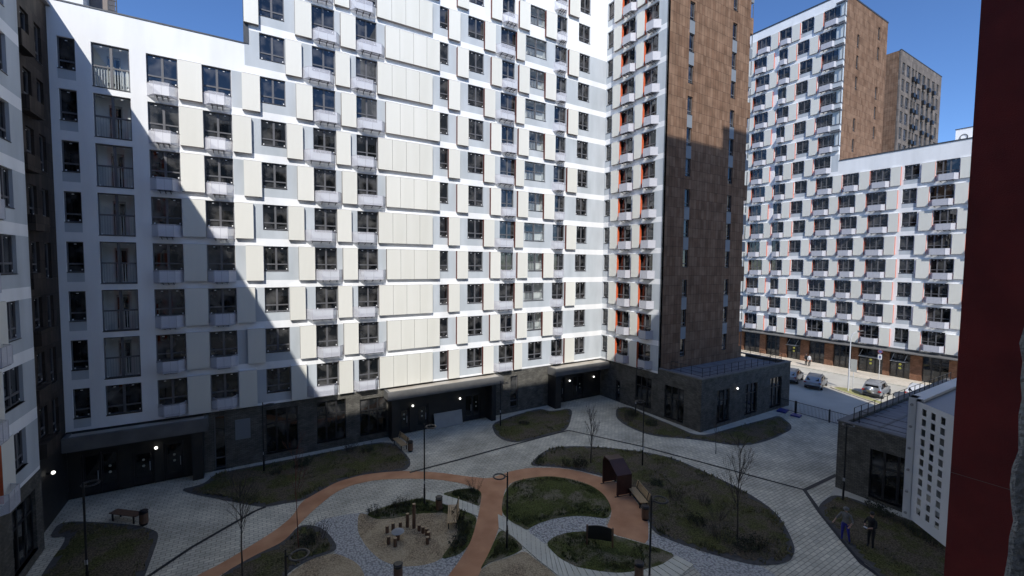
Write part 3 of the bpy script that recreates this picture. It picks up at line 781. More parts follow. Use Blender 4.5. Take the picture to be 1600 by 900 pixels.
for k in range(0,16):
    tall=k>=8
    z0,z1=zc(k,.27),zc(k,.88)
    for kind,y1,y0 in (ODD if k%2 else EVEN):
        if tall and y1<TALL+.9: continue
        if tall and y0<TALL: y0=TALL+.9
        if tall and kind=='P' and y1<31.6: continue
        if kind=='P':
            FC.place('facade_panel', panelmesh((y1-y0)*KP,(PC*.80)*KP,1,.2), -y1*KP,0,zc(k,.07 if k else .01)*KP, (y1-y0)*2.4)
        else:
            a0,a1=y0,y1
            if k==0 and kind=='W' and y1-y0>2: pass
            st='wide' if (a1-a0)>1.8 else 'std'
            opC.append((-a1,-a0,z0,z1)); window(FC,-a1,-a0,z0,z1,st)
            if kind=='W': FC.place('air_unit_basket', basketmesh((a1-a0)*KP,solid=True), -a1*KP,0,zc(k,.05)*KP,(a1-a0)*.8)
            else: znC.append((-a1,-a0+.3,zc(k,.07),z0,1))
    if tall: pass
wall(FC,'wall',-46,-TALL,ZC,39.0,opC,znC+[(-30.9,-30,zc(k,.07),zc(k,.88),1) for k in range(0,9)],['white','grey'])
wall(FC,'low_wall',-TALL,-5,ZC,15.4,opC,znC,['white','grey'])
# corner glazing on the tall half
b=MB()
for k in range(9,16):
    b.box(-31.1,-29.95,-.32,.02,zc(k,.05),zc(k,.28),0); b.box(-30.02,-29.92,-.36,-.30,zc(k,.28),zc(k,.95),1); b.box(-31.1,-29.9,-.36,.3,zc(k,.93),zc(k,.99),1); b.box(-31.1,-29.9,-.36,.3,zc(k,.26),zc(k,.30),1)
FC.build(b,'corner_balconies',['grey','frame'])
for k in range(9,16): b=MB(); b.face([(-31.05,-.3,zc(k,.3)),(-29.97,-.3,zc(k,.3)),(-29.97,-.3,zc(k,.93)),(-31.05,-.3,zc(k,.93))]); b.face([(-29.97,-.3,zc(k,.3)),(-29.97,.25,zc(k,.3)),(-29.97,.25,zc(k,.93)),(-29.97,-.3,zc(k,.93))]); FC.build(b,'balcony_glazing',['clear'])
b=MB(); b.box(-46,-29.9,-.05,.35,39.0,39.2,0); FC.build(b,'roof_edge',['coping']); b=MB(); b.box(-29.9,-5,-.06,.36,15.4,15.55,0); FC.build(b,'roof_edge',['coping'])
FCN=Fac(longb,0,30.0,0); opCN=[]
for k in range(8,16):
    for a in (77.55,84.6):
        if k%4==3 and a<80: continue
        if k%4==1 and a>80: continue
        opCN.append((a,a+.75,zc(k,.2),zc(k,.82)))
for o in opCN: window(FCN,*o,'slit')
wall(FCN,'tiled_wall',73.85,88.1,14.6,39.0,opCN,[],['tile'])
b=MB(); b.box(73.8,88.2,-.05,.3,39.0,39.2); FCN.build(b,'roof_coping',['coping'])
body(longb,[(73.85,88,30.32,46,15.4,38.95,1),(73.85,88,5,46,G,15.3,1)],['tile','white'])
# shops at its foot
pil=[(40.2,39.25),(37.0,35.95),(33.9,32.75),(30.6,29.5),(27.2,26.4),(23.6,22.9),(20.75,19.6),(17.1,16.35),(13.4,12.4),(44,43)]
b=MB()
for y1,y0 in pil: b.box(-y1,-y0,-.05,.5,G,-11.0,0)
b.box(-46,-5,.0,.5,-11.0,ZC-.02,1); b.box(-46,-5,.3,.5,G,G+.35,1)
FC.build(b,'shop_pillar_row',['shopbrick','canopy'])
ys=sorted(pil,key=lambda t:-t[0])
for i in range(len(ys)-1):
    a,c=-ys[i][1],-ys[i+1][0]
    o=FC.place('shop_front', winframe(c-a,3.55,'shop'), a,.1,G+.02,0,reg=False); put('pane', pane(c-a,3.55), o)
    if i in (2,5,6):
        mm=MB(); mm.box(.3,c-a-.3,-1.0,-.95,2.3,2.36,0); mm.box(.3,c-a-.3,-1.0,.1,2.30,2.34,0); mm.tube((.4,-.95,2.33),(.4,.1,3.2),.03,m=0); mm.tube((c-a-.4,-.95,2.33),(c-a-.4,.1,3.2),.03,m=0)
        put('awning', mm.mesh('awning',['whitepaint']), o)
        dd=MB(); x=(c-a)*.5
        for zz in (1.35,1.85): dd.tube((x,.08,zz),(x,.1,zz),.16,n=10,m=0)
        put('door_marker', dd.mesh('door_marker',['yellow']), o)
b=MB()
b.box(-46,-5,-1.5,-.06,-10.98,-10.86,0)
for i in range(34):
    y=-45+i*1.2; b.tube((y,-1.45,-10.95),(y+.5,-.1,-11.35),.04,n=4,m=1)
FC.build(b,'shop_canopy',['canopy','black'])

# --- brown tower far behind
far=thing('far_brown_tower','distant brown tower block with a grid of grey windows and dark balconies against the sky','building',(119,42,G))
fx,fy=114.1,36.4
XF=(115.0,117.4,120.2,122.0,123.6,126.2,129.2,132.2,135.0); WF=(1.5,1.9,1.2,.9,1.9,1.8,1.5,1.6,1.4)
FF1=Fac(far,0,fy,0); FF2=Fac(far,fx,0,R(-90)); of1=[]; zf=44.2
for k in range(0,8):
    zt=zf-2.2-k*3.25
    for i,x in enumerate(XF):
        wd=WF[i]
        if x+wd>137.6: continue
        z0=zt-(2.3 if wd>1.3 else 1.95); of1.append((x,x+wd,z0,zt)); window(FF1,x,x+wd,z0,zt,'std' if wd>1.2 else 'narrow')
        if i in (2,3,5,6,7):
            me=cached(('fb',),lambda:(lambda q:(q.box(0,1.0,-.45,0,0,.8,0),q.mesh('balcony',['black']))[1])(MB()))
            FF1.place('balcony',me,x+(.1 if k%2 else -.1),-.03,z0-.75,1)
wall(FF1,'tiled_wall',fx,138,10,zf,of1,[],['tile_far'])
of2=[(-43.5,-42,zf-4-k*3.25,zf-2.2-k*3.25) for k in range(8)]
for o in of2: window(FF2,*o,'std')
wall(FF2,'side_wall',-44,-36.75,10,zf,of2,[],['tile'])
b=MB(); b.box(fx-.05,138.1,-.06,.3,zf,zf+.15); FF1.build(b,'roof_edge',['coping'])
body(far,[(fx+.35,137.9,36.8,44,G,zf)],['tile_far'])
fw_=thing('white_roof_pavilion','small white rooftop structure with arched marks peeping over the long white block','building',(95,25,G))
b=MB(); b.box(80,92,8,19.4,15.6,18.2,0); b.box(79.95,92.05,7.9,19.45,18.2,18.3,1)
for y in (18.6,17.1,15.6): b.ring((79.97,y,17.1),.36,.05,1,16,5,'x')
put('pavilion',b.mesh('pavilion',['white','coping']),fw_,-fw_.location)
mergeoverflow()
# ------------------------------------------------------------------ ground (outlines in metres on the ground plane)
POLY={
'bed_lawn_left':[(-9.26,33.36),(-5.55,30.69),(-4.48,29.39),(-4.30,28.64),(-4.33,26.21),(-4.40,24.04),(-4.40,21.74),(-8.13,23.96),(-8.48,27.82),(-8.38,31.23),(-9.23,31.42)],
'bed_wall_left':[(-4.25,34.11),(-2.75,34.17),(-2.16,35.55),(0.24,35.48),(4.46,35.34),(9.84,35.32),(10.15,31.27),(9.83,30.00),(9.20,29.35),(7.87,29.91),(6.52,30.27),(4.83,30.13),(3.67,29.39),(2.60,28.70),(1.47,28.96),(0.63,29.05),(0.05,29.55)],
'bed_shrub_left':[(2.19,26.13),(3.06,25.48),(3.45,24.52),(3.67,23.15),(3.48,22.73),(2.30,22.71),(1.26,22.20),(0.01,20.21),(-3.22,21.04),(-1.43,23.64),(0.07,24.47),(1.32,24.89)],
'bed_between':[(18.78,34.27),(17.86,31.94),(17.87,30.53),(18.53,29.47),(22.11,29.49),(24.00,29.57),(28.28,34.07),(25.52,34.31),(25.13,35.64),(21.53,35.12)],
'bed_annex':[(32.12,31.88),(29.89,29.71),(29.21,27.81),(29.20,25.56),(29.89,24.35),(31.28,23.23),(32.36,21.99),(33.71,20.02),(35.20,19.45),(37.58,19.28),(41.43,19.52),(42.91,20.30),(44.51,22.14),(42.59,22.22),(37.79,22.51),(32.76,22.69),(33.08,25.77),(33.17,28.86),(33.54,31.30)],
'bed_big':[(17.21,25.59),(18.70,26.69),(20.38,27.32),(21.94,26.84),(23.79,25.63),(26.15,23.29),(27.39,21.25),(27.51,19.13),(27.49,16.99),(27.28,15.11),(26.88,13.81),(26.32,12.88),(25.14,11.74),(23.99,10.87),(22.87,10.51),(22.10,10.64),(21.33,10.99),(20.88,11.30),(20.42,11.90),(19.65,13.14),(19.01,14.47),(18.70,15.61),(19.53,16.65),(20.77,19.20),(21.03,20.77),(20.75,21.65),(19.77,23.42),(18.70,24.49)],
'bed_right':[(29.62,12.28),(31.84,12.44),(32.46,11.63),(32.41,10.40),(32.56,8.48),(32.41,6.69),(31.59,5.14),(25.43,4.00),(23.57,6.22),(25.46,7.88),(25.78,8.57),(26.29,9.22),(27.06,9.97),(28.77,11.74)],
'lawn_round':[(14.91,24.24),(16.21,24.09),(17.51,23.65),(18.54,22.63),(19.21,21.23),(19.16,19.96),(18.71,18.93),(18.17,18.20),(17.43,17.81),(16.86,18.37),(16.08,18.98),(14.86,19.40),(13.55,19.45),(12.83,19.26),(12.71,19.80),(12.50,20.28),(12.48,21.47),(13.50,23.01)],
'bed_sign':[(13.03,17.80),(13.86,18.07),(14.76,17.93),(15.65,17.53),(16.67,16.47),(17.62,14.98),(17.95,14.43),(18.22,13.69),(16.98,13.61),(15.74,13.83),(14.77,14.25),(13.97,14.88),(13.27,15.60),(12.97,16.57)],
'bed_top':[(10.14,25.24),(11.56,25.14),(12.42,24.73),(12.52,24.02),(11.87,22.94),(11.61,22.68),(10.98,23.88)],
'bed_playground':[(5.56,25.38),(7.22,25.58),(9.07,25.43),(9.82,24.14),(10.54,22.92),(11.10,21.83),(10.43,20.81),(9.54,19.69),(8.77,19.28),(7.82,19.45),(8.61,20.12),(9.29,20.76),(9.76,21.54),(9.87,22.70),(9.46,23.24),(8.12,23.88),(6.79,24.07),(5.91,24.58)],
'lawn_strip':[(11.64,20.16),(11.87,19.24),(11.91,18.05),(11.06,17.92),(9.77,18.03),(9.15,17.78),(10.06,18.57)],
'sand_play':[(5.28,25.77),(5.96,24.78),(6.84,24.25),(8.19,24.07),(9.53,23.43),(10.05,22.74),(9.88,21.47),(9.33,20.60),(8.60,20.01),(7.80,19.41),(6.94,19.49),(5.99,19.96),(5.31,20.88),(4.93,22.29),(4.82,23.91)],
'sand_bottom':[(11.83,17.92),(11.93,16.92),(12.13,15.97),(12.01,14.98),(10.15,13.44),(6.60,15.55),(8.12,17.28),(9.14,17.74),(9.83,18.00),(11.04,17.88)],
'sand_left':[(1.33,22.15),(2.30,22.71),(3.48,22.68),(4.33,21.25),(4.42,19.94),(4.00,17.84),(2.15,17.84),(-0.43,19.38)],
'cobble_left':[(2.77,25.79),(3.57,26.03),(4.76,25.85),(5.59,25.52),(6.57,25.02),(9.43,22.23),(9.68,21.05),(9.46,19.91),(8.66,18.80),(7.65,18.03),(5.83,15.65),(3.02,17.33),(4.42,19.94),(4.28,21.02),(3.43,22.43),(3.49,24.37)],
'cobble_arc':[(12.83,19.26),(13.59,19.50),(14.90,19.45),(16.12,19.03),(16.91,18.41),(17.48,17.86),(16.71,17.25),(16.71,16.51),(15.61,17.49),(14.72,17.88),(13.82,18.02),(12.92,17.75)],
'cobble_right':[(18.57,15.81),(19.05,14.50),(19.69,13.17),(20.46,11.93),(21.19,11.07),(21.05,10.10),(18.54,8.10),(17.08,9.32),(17.82,11.54),(18.29,12.79),(18.18,13.66),(17.91,14.39),(17.51,15.04)],
'red_path':[(-3.53,23.31),(-2.32,24.17),(-1.34,24.60),(0.09,25.56),(1.10,26.30),(1.92,27.22),(2.57,28.72),(3.68,29.47),(4.83,30.13),(6.52,30.27),(7.89,29.96),(9.20,29.35),(11.07,28.04),(12.73,26.33),(13.82,25.38),(14.89,25.49),(15.71,25.56),(17.04,25.34),(18.64,24.42),(19.70,23.34),(20.62,21.52),(20.96,20.71),(20.71,19.14),(19.48,16.61),(17.66,15.01),(17.23,15.76),(16.71,16.51),(16.88,17.28),(17.52,17.69),(18.17,18.20),(18.71,18.93),(19.16,19.96),(19.21,21.23),(18.54,22.63),(17.51,23.65),(16.21,24.09),(14.91,24.24),(13.85,23.52),(12.61,21.47),(11.32,19.88),(10.06,18.57),(8.95,17.50),(7.43,15.80),(6.81,15.07),(5.40,15.91),(6.98,17.51),(7.74,18.22),(8.57,18.85),(9.36,19.55),(10.56,21.00),(11.65,22.58),(12.52,24.02),(12.42,24.73),(11.87,25.82),(10.70,27.10),(8.86,28.28),(7.10,29.10),(5.59,29.20),(4.45,28.75),(3.05,27.31),(2.16,26.15),(1.32,24.89),(0.07,24.47),(-1.43,23.64),(-2.56,22.53)],
'annex_apron':[(34.65,32.34),(34.36,29.91),(34.37,23.77),(48.33,23.32),(46.72,22.40),(42.59,22.22),(32.64,22.61),(32.90,29.01),(33.10,31.32)],
'wall_apron':[(-2.16,35.55),(-2.75,34.17),(-3.08,34.85),(-2.27,36.15),(0.25,36.41),(4.57,36.21),(10.01,36.32),(10.03,35.21),(4.46,35.34),(0.24,35.48)],
'wall_apron_between':[(18.85,34.32),(18.93,35.22),(21.00,35.43),(25.83,36.64),(26.42,36.31),(25.63,34.24),(25.13,35.64),(21.53,35.12)],
'annex_south_apron':[(29.78,12.35),(32.12,12.55),(33.69,12.97),(33.40,11.99),(33.49,8.97),(33.20,6.86),(32.18,6.63),(32.48,8.46),(32.33,10.37),(32.37,11.60),(31.75,12.40)],
'drain_a':[(-5.47,22.79),(-4.19,25.28),(-2.71,26.80),(0.04,28.89),(0.64,29.12)],
'drain_b':[(9.40,28.96),(12.31,29.03),(18.01,29.33),(23.95,29.51),(26.90,23.97),(28.70,19.44),(30.18,15.58),(30.92,13.67)],
'drain_c':[(35.19,13.54),(30.91,13.63),(28.77,11.74),(26.93,9.92),(25.64,8.60),(25.33,7.86),(24.97,6.63)],
'slab_top':[(9.50,25.80),(10.14,25.24),(10.98,23.88),(11.61,22.68),(12.28,21.21),(12.48,20.25),(12.80,19.21),(12.98,17.84),(12.94,16.53),(13.27,15.60),(13.96,14.86),(14.74,14.22),(15.74,13.83),(16.94,13.58),(18.20,13.68)],
'slab_bot':[(9.09,25.15),(9.82,24.14),(10.54,22.92),(11.10,21.83),(11.61,20.18),(11.87,19.24),(11.91,18.05),(11.99,16.88),(12.13,15.97),(12.26,14.83),(13.00,13.94),(13.94,13.30),(15.32,12.70),(16.97,12.61),(18.36,12.80)],
}
def smoothpts(pts, it=2, closed=True):
    for _ in range(it):
        q=[]; n=len(pts)
        rng=range(n) if closed else range(n-1)
        if not closed: q.append(pts[0])
        for i in rng:
            a,b_=pts[i],pts[(i+1)%n]
            q.append((a[0]*.8+b_[0]*.2,a[1]*.8+b_[1]*.2)); q.append((a[0]*.2+b_[0]*.8,a[1]*.2+b_[1]*.8))
        if not closed: q.append(pts[-1])
        pts=q
    return pts
def sheet(name, pts, z, mat, hole=None, thick=0):
    bm=bmesh.new(); vs=[bm.verts.new((x,y,z)) for x,y in pts]
    f=bm.faces.new(vs)
    if f.normal.z<0: f.normal_flip()
    if thick:
        pass
    bmesh.ops.triangulate(bm,faces=[f])
    me=bpy.data.meshes.new(name); bm.to_mesh(me); bm.free(); me.materials.append(M_[mat])
    o=put(name,me); return struct(o)
sheet('ground',[(-900,-900),(900,-900),(900,900),(-900,900)],G-.012,'land')
sheet('courtyard_paving',[(-9.6,.2),(33.3,.2),(33.3,12.6),(46.6,12.6),(46.6,23.4),(33.75,23.4),(33.75,36.3),(-9.6,36.3)],G,'paver')
sheet('street',[(46.6,-60),(68.7,-60),(68.7,90),(46.6,90)],G-.004,'asphalt')
b=MB(); b.box(68.7,68.85,-60,90,G-.1,G+.12,1); b.box(68.85,73.6,-60,90,G-.1,G+.115,0)
struct(b.obj('sidewalk',['walk','curb']))
# planted traffic island with its kerb
isl=[(57.0,17.9),(58.4,20.6),(59.6,23.2),(60.3,24.4),(61.3,24.2),(61.8,23.0),(61.2,21.6),(60.0,20.9),(58.9,19.4),(57.9,17.6)]
b=MB(); b.prism(smoothpts(isl,2),G-.05,G+.10,0); struct(b.obj('island_kerb',['walk']))
c_=(sum(p[0] for p in isl)/10,sum(p[1] for p in isl)/10)
isl2=[(p[0]*.86+c_[0]*.14,p[1]*.86+c_[1]*.14) for p in isl]
M_['yellowgrass']=noisy('yellow_grass',(.26,.25,.08),(.40,.37,.18),6,.95,.6,60)
sheet('island_lawn',smoothpts(isl2,2),G+.106,'yellowgrass')
L=0
def S_(name,key,mat,lvl,it=2): return sheet(name,smoothpts(POLY[key],it),G+.004*lvl,mat)
S_('cobbled_area','cobble_left','cobble',1); S_('cobbled_path','cobble_arc','cobble',1,1); S_('cobbled_path','cobble_right','cobble',1)
S_('sand_area','sand_left','sand',2); S_('sand_area','sand_bottom','sand',2); S_('play_sand','sand_play','sand',2)
S_('red_rubber_path','red_path','red',3,1)
S_('concrete_apron','annex_apron','curb',2,0); S_('concrete_apron','wall_apron','curb',2,0); S_('concrete_apron','wall_apron_between','curb',2,0); S_('concrete_apron','annex_south_apron','curb',2,0)
beds=[('bed_lawn_left','soil'),('bed_wall_left','soil'),('bed_shrub_left','soil'),('bed_between','soil'),('bed_annex','soil'),('bed_big','soil'),('bed_right','soil'),('lawn_round','soilgreen'),('bed_sign','soilgreen'),('bed_top','soilgreen'),('bed_playground','soilgreen'),('lawn_strip','soilgreen')]
def inside(p,poly):
    x,y=p; r=False; n=len(poly)
    for i in range(n):
        x1,y1=poly[i]; x2,y2=poly[(i+1)%n]
        if (y1>y)!=(y2>y) and x<(x2-x1)*(y-y1)/(y2-y1)+x1: r=not r
    return r
def mound(name, pts, mat, lvl):
    # a planted bed: flat rim, gently uneven soil inside
    bm=bmesh.new(); vs=[bm.verts.new((x,y,G+.004*lvl)) for x,y in pts]
    f=bm.faces.new(vs); bmesh.ops.triangulate(bm,faces=[f])
    me=bpy.data.meshes.new(name); bm.to_mesh(me); bm.free(); me.materials.append(M_[mat]); o=put(name,me); struct(o)
    xs=[p[0] for p in pts]; ys=[p[1] for p in pts]; st=.3; g={}
    b=MB(); nx=int((max(xs)-min(xs))/st)+1; ny=int((max(ys)-min(ys))/st)+1
    def edge(p): return min((math.hypot(p[0]-q[0],p[1]-q[1]) for q in pts))
    for i in range(nx+1):
        for j in range(ny+1):
            p=(min(xs)+i*st,min(ys)+j*st)
            if inside(p,pts):
                e=edge(p)
                if e>.22:
                    g[(i,j)]=len(b.v); hgt=min(1,(e-.2)/1.2)*(.05+.05*math.sin(p[0]*1.7+1)*math.cos(p[1]*1.3)+random.uniform(0,.05)); b.v.append((p[0],p[1],G+.004*lvl+.003+max(0,hgt)))
    for (i,j),a in g.items():
        if (i+1,j) in g and (i,j+1) in g and (i+1,j+1) in g: b.f.append((a,g[(i+1,j)],g[(i+1,j+1)],g[(i,j+1)])); b.m.append(0)
    if b.f: struct(b.obj('bed_soil',[mat],smooth=True))
rimmat={'soil':'rim_soil','soilgreen':'soilgreen'}
M_['rim_soil']=noisy('gravelly_soil',(.06,.058,.054),(.11,.105,.098),5,.95,.5,80,detail=8)
for key,mt in beds:
    mound('planting_bed' if mt=='soil' else 'lawn', smoothpts(POLY[key],2), rimmat[mt] if mt=='soil' else mt, 5) if False else None
    pts=smoothpts(POLY[key],2)
    sheet('planting_bed' if mt=='soil' else 'lawn', pts, G+.02, rimmat[mt])
    xs=[p[0] for p in pts]; ys=[p[1] for p in pts]; st=.28; g={}; b=MB()
    for i in range(int((max(xs)-min(xs))/st)+2):
        for j in range(int((max(ys)-min(ys))/st)+2):
            p=(min(xs)+i*st,min(ys)+j*st)
            if not inside(p,pts): continue
            e=min(math.hypot(p[0]-q[0],p[1]-q[1]) for q in pts)
            if e>.16:
                h=min(1,(e-.14)/1.0)*(.07+.05*math.sin(p[0]*1.7+1)*math.cos(p[1]*1.3)+random.uniform(-.01,.05))
                g[(i,j)]=len(b.v); b.v.append((p[0]+random.uniform(-.05,.05),p[1]+random.uniform(-.05,.05),G+.024+max(0,h)))
    for (i,j),a in g.items():
        if (i+1,j) in g and (i,j+1) in g and (i+1,j+1) in g: b.f.append((a,g[(i+1,j)],g[(i+1,j+1)],g[(i,j+1)])); b.m.append(0)
    if b.f: struct(b.obj('bed_soil' if mt=='soil' else 'lawn_turf',[mt],smooth=True))
# drains
def strip(name,pts,wd,z,mat):
    b=MB(); l=[];r=[]
    for i,p in enumerate(pts):
        a=pts[max(0,i-1)]; c=pts[min(len(pts)-1,i+1)]; d=Vector((c[0]-a[0],c[1]-a[1])).normalized(); n=Vector((-d.y,d.x))*wd/2
        l.append((p[0]+n.x,p[1]+n.y,z)); r.append((p[0]-n.x,p[1]-n.y,z))
    for i in range(len(pts)-1): b.face([r[i],r[i+1],l[i+1],l[i]])
    return struct(b.obj(name,[mat]))
strip('drain_channel',POLY['drain_a'],.2,G+.012,'drain'); strip('drain_channel',POLY['drain_b'],.2,G+.013,'drain'); strip('drain_channel',POLY['drain_c'],.26,G+.014,'drain')
# slab path: single slabs with open joints
def resample(pts,n):
    d=[0]
    for a,c in zip(pts[:-1],pts[1:]): d.append(d[-1]+math.dist(a,c))
    out=[]
    for i in range(n):
        t=d[-1]*i/(n-1); k=0
        while k<len(d)-2 and d[k+1]<t: k+=1
        u=(t-d[k])/(d[k+1]-d[k]); out.append((pts[k][0]*(1-u)+pts[k+1][0]*u,pts[k][1]*(1-u)+pts[k+1][1]*u))
    return out
n=46; A_=resample(POLY['slab_top'],n); B_=resample(POLY['slab_bot'],n); b=MB()
for i in range(n-1):
    g=.06
    p=[(A_[i][0]*(1-g)+A_[i+1][0]*g,A_[i][1]*(1-g)+A_[i+1][1]*g),(A_[i][0]*g+A_[i+1][0]*(1-g),A_[i][1]*g+A_[i+1][1]*(1-g)),
       (B_[i][0]*g+B_[i+1][0]*(1-g),B_[i][1]*g+B_[i+1][1]*(1-g)),(B_[i][0]*(1-g)+B_[i+1][0]*g,B_[i][1]*(1-g)+B_[i+1][1]*g)]
    cx=sum(q[0] for q in p)/4; cy=sum(q[1] for q in p)/4
    if 11.4<cx<12.75 and 20.0<cy<23.2 and inside((cx,cy),POLY['red_path']): continue
    b.prism(p,G+.012,G+.045,0)
struct(b.obj('slab_path',['slab']))
# grass and dry stalks
b=MB()
def tufts(key,count,hmin,hmax,thr):
    mi=1 if 'lawn_r' in key or 'lawn_s' in key or key in('bed_sign','bed_top','bed_playground') else 0
    pts=POLY[key]; xs=[p[0] for p in pts]; ys=[p[1] for p in pts]; c=0; tr=0
    while c<count and tr<count*12:
        tr+=1; x=random.uniform(min(xs),max(xs)); y=random.uniform(min(ys),max(ys))
        if not inside((x,y),pts) or min(math.hypot(x-q[0],y-q[1]) for q in resample(pts+pts[:1],90))<.22: continue
        f=math.sin(x*1.9+y*.7)+math.sin(y*2.3-x*.8)+random.uniform(-.8,.8)
        if f<thr: continue
        c+=1
        for _ in range(4):
            a=random.uniform(0,6.28); h=random.uniform(hmin,hmax); dx,dy=math.cos(a)*.03,math.sin(a)*.03; lx,ly=random.uniform(-.1,.1),random.uniform(-.1,.1)
            px,py=x+random.uniform(-.08,.08),y+random.uniform(-.08,.08)
            b.face([(px-dx,py-dy,G+.02),(px+dx,py+dy,G+.02),(px+lx,py+ly,G+.08+h)],mi)
for key,cnt,a,c,t in (('bed_lawn_left',260,.03,.14,.3),('bed_wall_left',750,.03,.2,.5),('bed_shrub_left',200,.03,.2,.4),('bed_between',150,.03,.2,.5),('bed_annex',160,.03,.2,.5),('bed_big',1500,.03,.2,.35),('bed_right',280,.03,.2,.4),('lawn_round',1300,.04,.1,-.6),('bed_sign',500,.04,.14,.1),('bed_top',260,.04,.16,-.5),('bed_playground',600,.04,.16,-.3),('lawn_strip',220,.04,.1,-.6)):
    tufts(key,cnt,a,c,t)
g=b.obj('grass',['blade','lawnblade']); g['kind']='stuff'; g['label']='thin grass and dry stalks growing in the planting beds'; g['category']='grass'

# ------------------------------------------------------------------ objects
def lamp(x,y,h,ang,label,group='ring headed park lamps'):
    t=thing('park_lamp',label,'street lamp',(x,y,G),ang,group)
    def pole():
        b=MB(); b.tube((0,0,0),(0,0,.06),.17,n=12); b.tube((0,0,.06),(0,0,1.0),.06,n=10); b.tube((0,0,1.0),(0,0,h+.02),.042,n=8); b.tube((0,0,h),(0,0,h+.22),.03,n=8); b.box(-.035,.0,-.05,.05,1.3,1.5,1)
        return b.mesh('pole',['black','rail'])
    put('pole',cached(('lpole',round(h,2)),pole),t)
    def head():
        b=MB(); b.ring((.42,0,0),.29,.05,0,28,8,'z',.55); b.tube((0,0,0),(.14,0,0),.03,n=6); b.tube((0,0,.12),(.2,0,.02),.015,n=5); b.ring((.42,0,-.022),.29,.028,1,28,6,'z',.5)
        return b.mesh('lamp_ring',['black','board'])
    put('lamp_ring',cached(('lhead',),head),t,(0,0,h-.02))
lamp(-6.29,25.33,4.75,R(70),'ring park lamp standing in the far left lawn bed near the dark covered entrance')
lamp(.70,34.0,4.75,R(0),'ring park lamp close to the dark brick wall with the shop windows')
lamp(8.90,24.6,4.75,R(0),'ring park lamp by the slab path beside the wooden playground stumps')
lamp(11.09,18.47,3.85,R(150),'shorter ring park lamp rising from the grass strip at the centre of the paths')
lamp(24.2,21.3,4.75,R(80),'ring park lamp at the rear of the big planting bed behind the dark red shelter')
lamp(14.3,12.05,4.75,R(-15),'ring park lamp in front, its pole passing right of the bin and slatted bench')
lamp(.9,15.95,4.75,R(-20),'ring park lamp cut by the bottom edge, its ring over the shrub bed')
lamp(19.2,33.3,3.95,R(0),'small ring park lamp between the middle canopy and the little bed beside it')
lamp(31.56,11.73,4.75,R(10),'ring park lamp in front of the brick pavilion by the two workers')
lamp(31.75,28.95,4.75,R(0),'ring park lamp tight in the corner bed by the annex wall')

def bench(x,y,rz,label,back=True,wood='wood'):
    t=thing('park_bench',label,'bench',(x,y,G),rz,'benches in the courtyard')
    b=MB()
    for i in range(5): b.box(-.9,.9,-.24+i*.1,-.155+i*.1,.42,.46)
    put('seat',b.mesh('seat',[wood]),t)
    if back:
        b=MB()
        for i in range(3):
            z=.55+i*.13; y0=.27+i*.035
            b.face([(-.9,y0,z),(.9,y0,z),(.9,y0+.03,z+.11),(-.9,y0+.03,z+.11)]); b.face([(-.9,y0+.03,z),(.9,y0+.03,z),(.9,y0+.06,z+.11),(-.9,y0+.06,z+.11)]); b.box(-.9,.9,y0+.03,y0+.06,z+.105,z+.115)
        put('backrest',b.mesh('backrest',[wood]),t)
    for s in (-.7,.7):
        b=MB(); b.box(s-.03,s+.03,-.22,-.16,0,.42); b.box(s-.03,s+.03,.2,.26,0,.44); b.box(s-.03,s+.03,-.22,.26,.37,.42)
        if back: b.tube((s,.24,.4),(s,.37,.95),.03,n=5)
        put('leg',b.mesh('leg',['black']),t)
bench(20.35,18.2,R(-113)+R(180)+R(180),'wooden bench with backrest on the red path beside the shelter')
bench(9.65,22.15,R(-114),'pale slatted bench with backrest at the edge of the sandy playground')
bench(10.1,33.5,R(-84),'pale bench by the left pillar of the middle canopy')
bench(-6.1,31.5,R(-41),'dark backless looking bench by the left lawn bed in deep shade',False,'wooddark')
def bin_(x,y,label,rz=0):
    t=thing('litter_bin',label,'bin',(x,y,G),rz,'slatted litter bins')
    def slats():
        b=MB(); n=16
        for i in range(n):
            a=2*math.pi*i/n; c,s=math.cos(a),math.sin(a); w=.045; p=[(c*.21-s*w,s*.21+c*w),(c*.21+s*w,s*.21-c*w),(c*.235+s*w,s*.235-c*w),(c*.235-s*w,s*.235+c*w)]
            b.prism(p,.14,.78)
        return b.mesh('slats',['wooddark'])
    put('slats',cached(('binsl',),slats),t)
    def lid():
        b=MB(); b.tube((0,0,.12),(0,0,.80),.20,n=16); b.ring((0,0,.81),.22,.025,0,20,6); b.tube((-.2,0,.8),(-.2,0,.95),.015,n=5); b.tube((.2,0,.8),(.2,0,.95),.015,n=5); b.tube((0,0,.95),(0,0,.99),.26,.2,n=18); b.tube((0,0,0),(0,0,.12),.05,n=8); b.tube((0,0,0),(0,0,.02),.2,n=14)
        return b.mesh('lid',['black'])
    put('lid',cached(('binlid',),lid),t); t.scale=(.85,.85,.85)
for x,y,l in ((19.27,16.66,'slatted bin with a black lid at the end of the bench on the red path'),(9.43,23.57,'slatted bin beside the slab path at the back of the playground'),(10.55,32.3,'slatted bin next to the pale bench by the middle canopy'),(-5.19,30.48,'slatted bin next to the dark bench in the left corner'),(15.3,13.5,'slatted bin cut by the bottom edge next to the front lamp pole'),(5.64,19.1,'slatted bin at the bottom edge on the cobbles below the playground')): bin_(x,y,l)
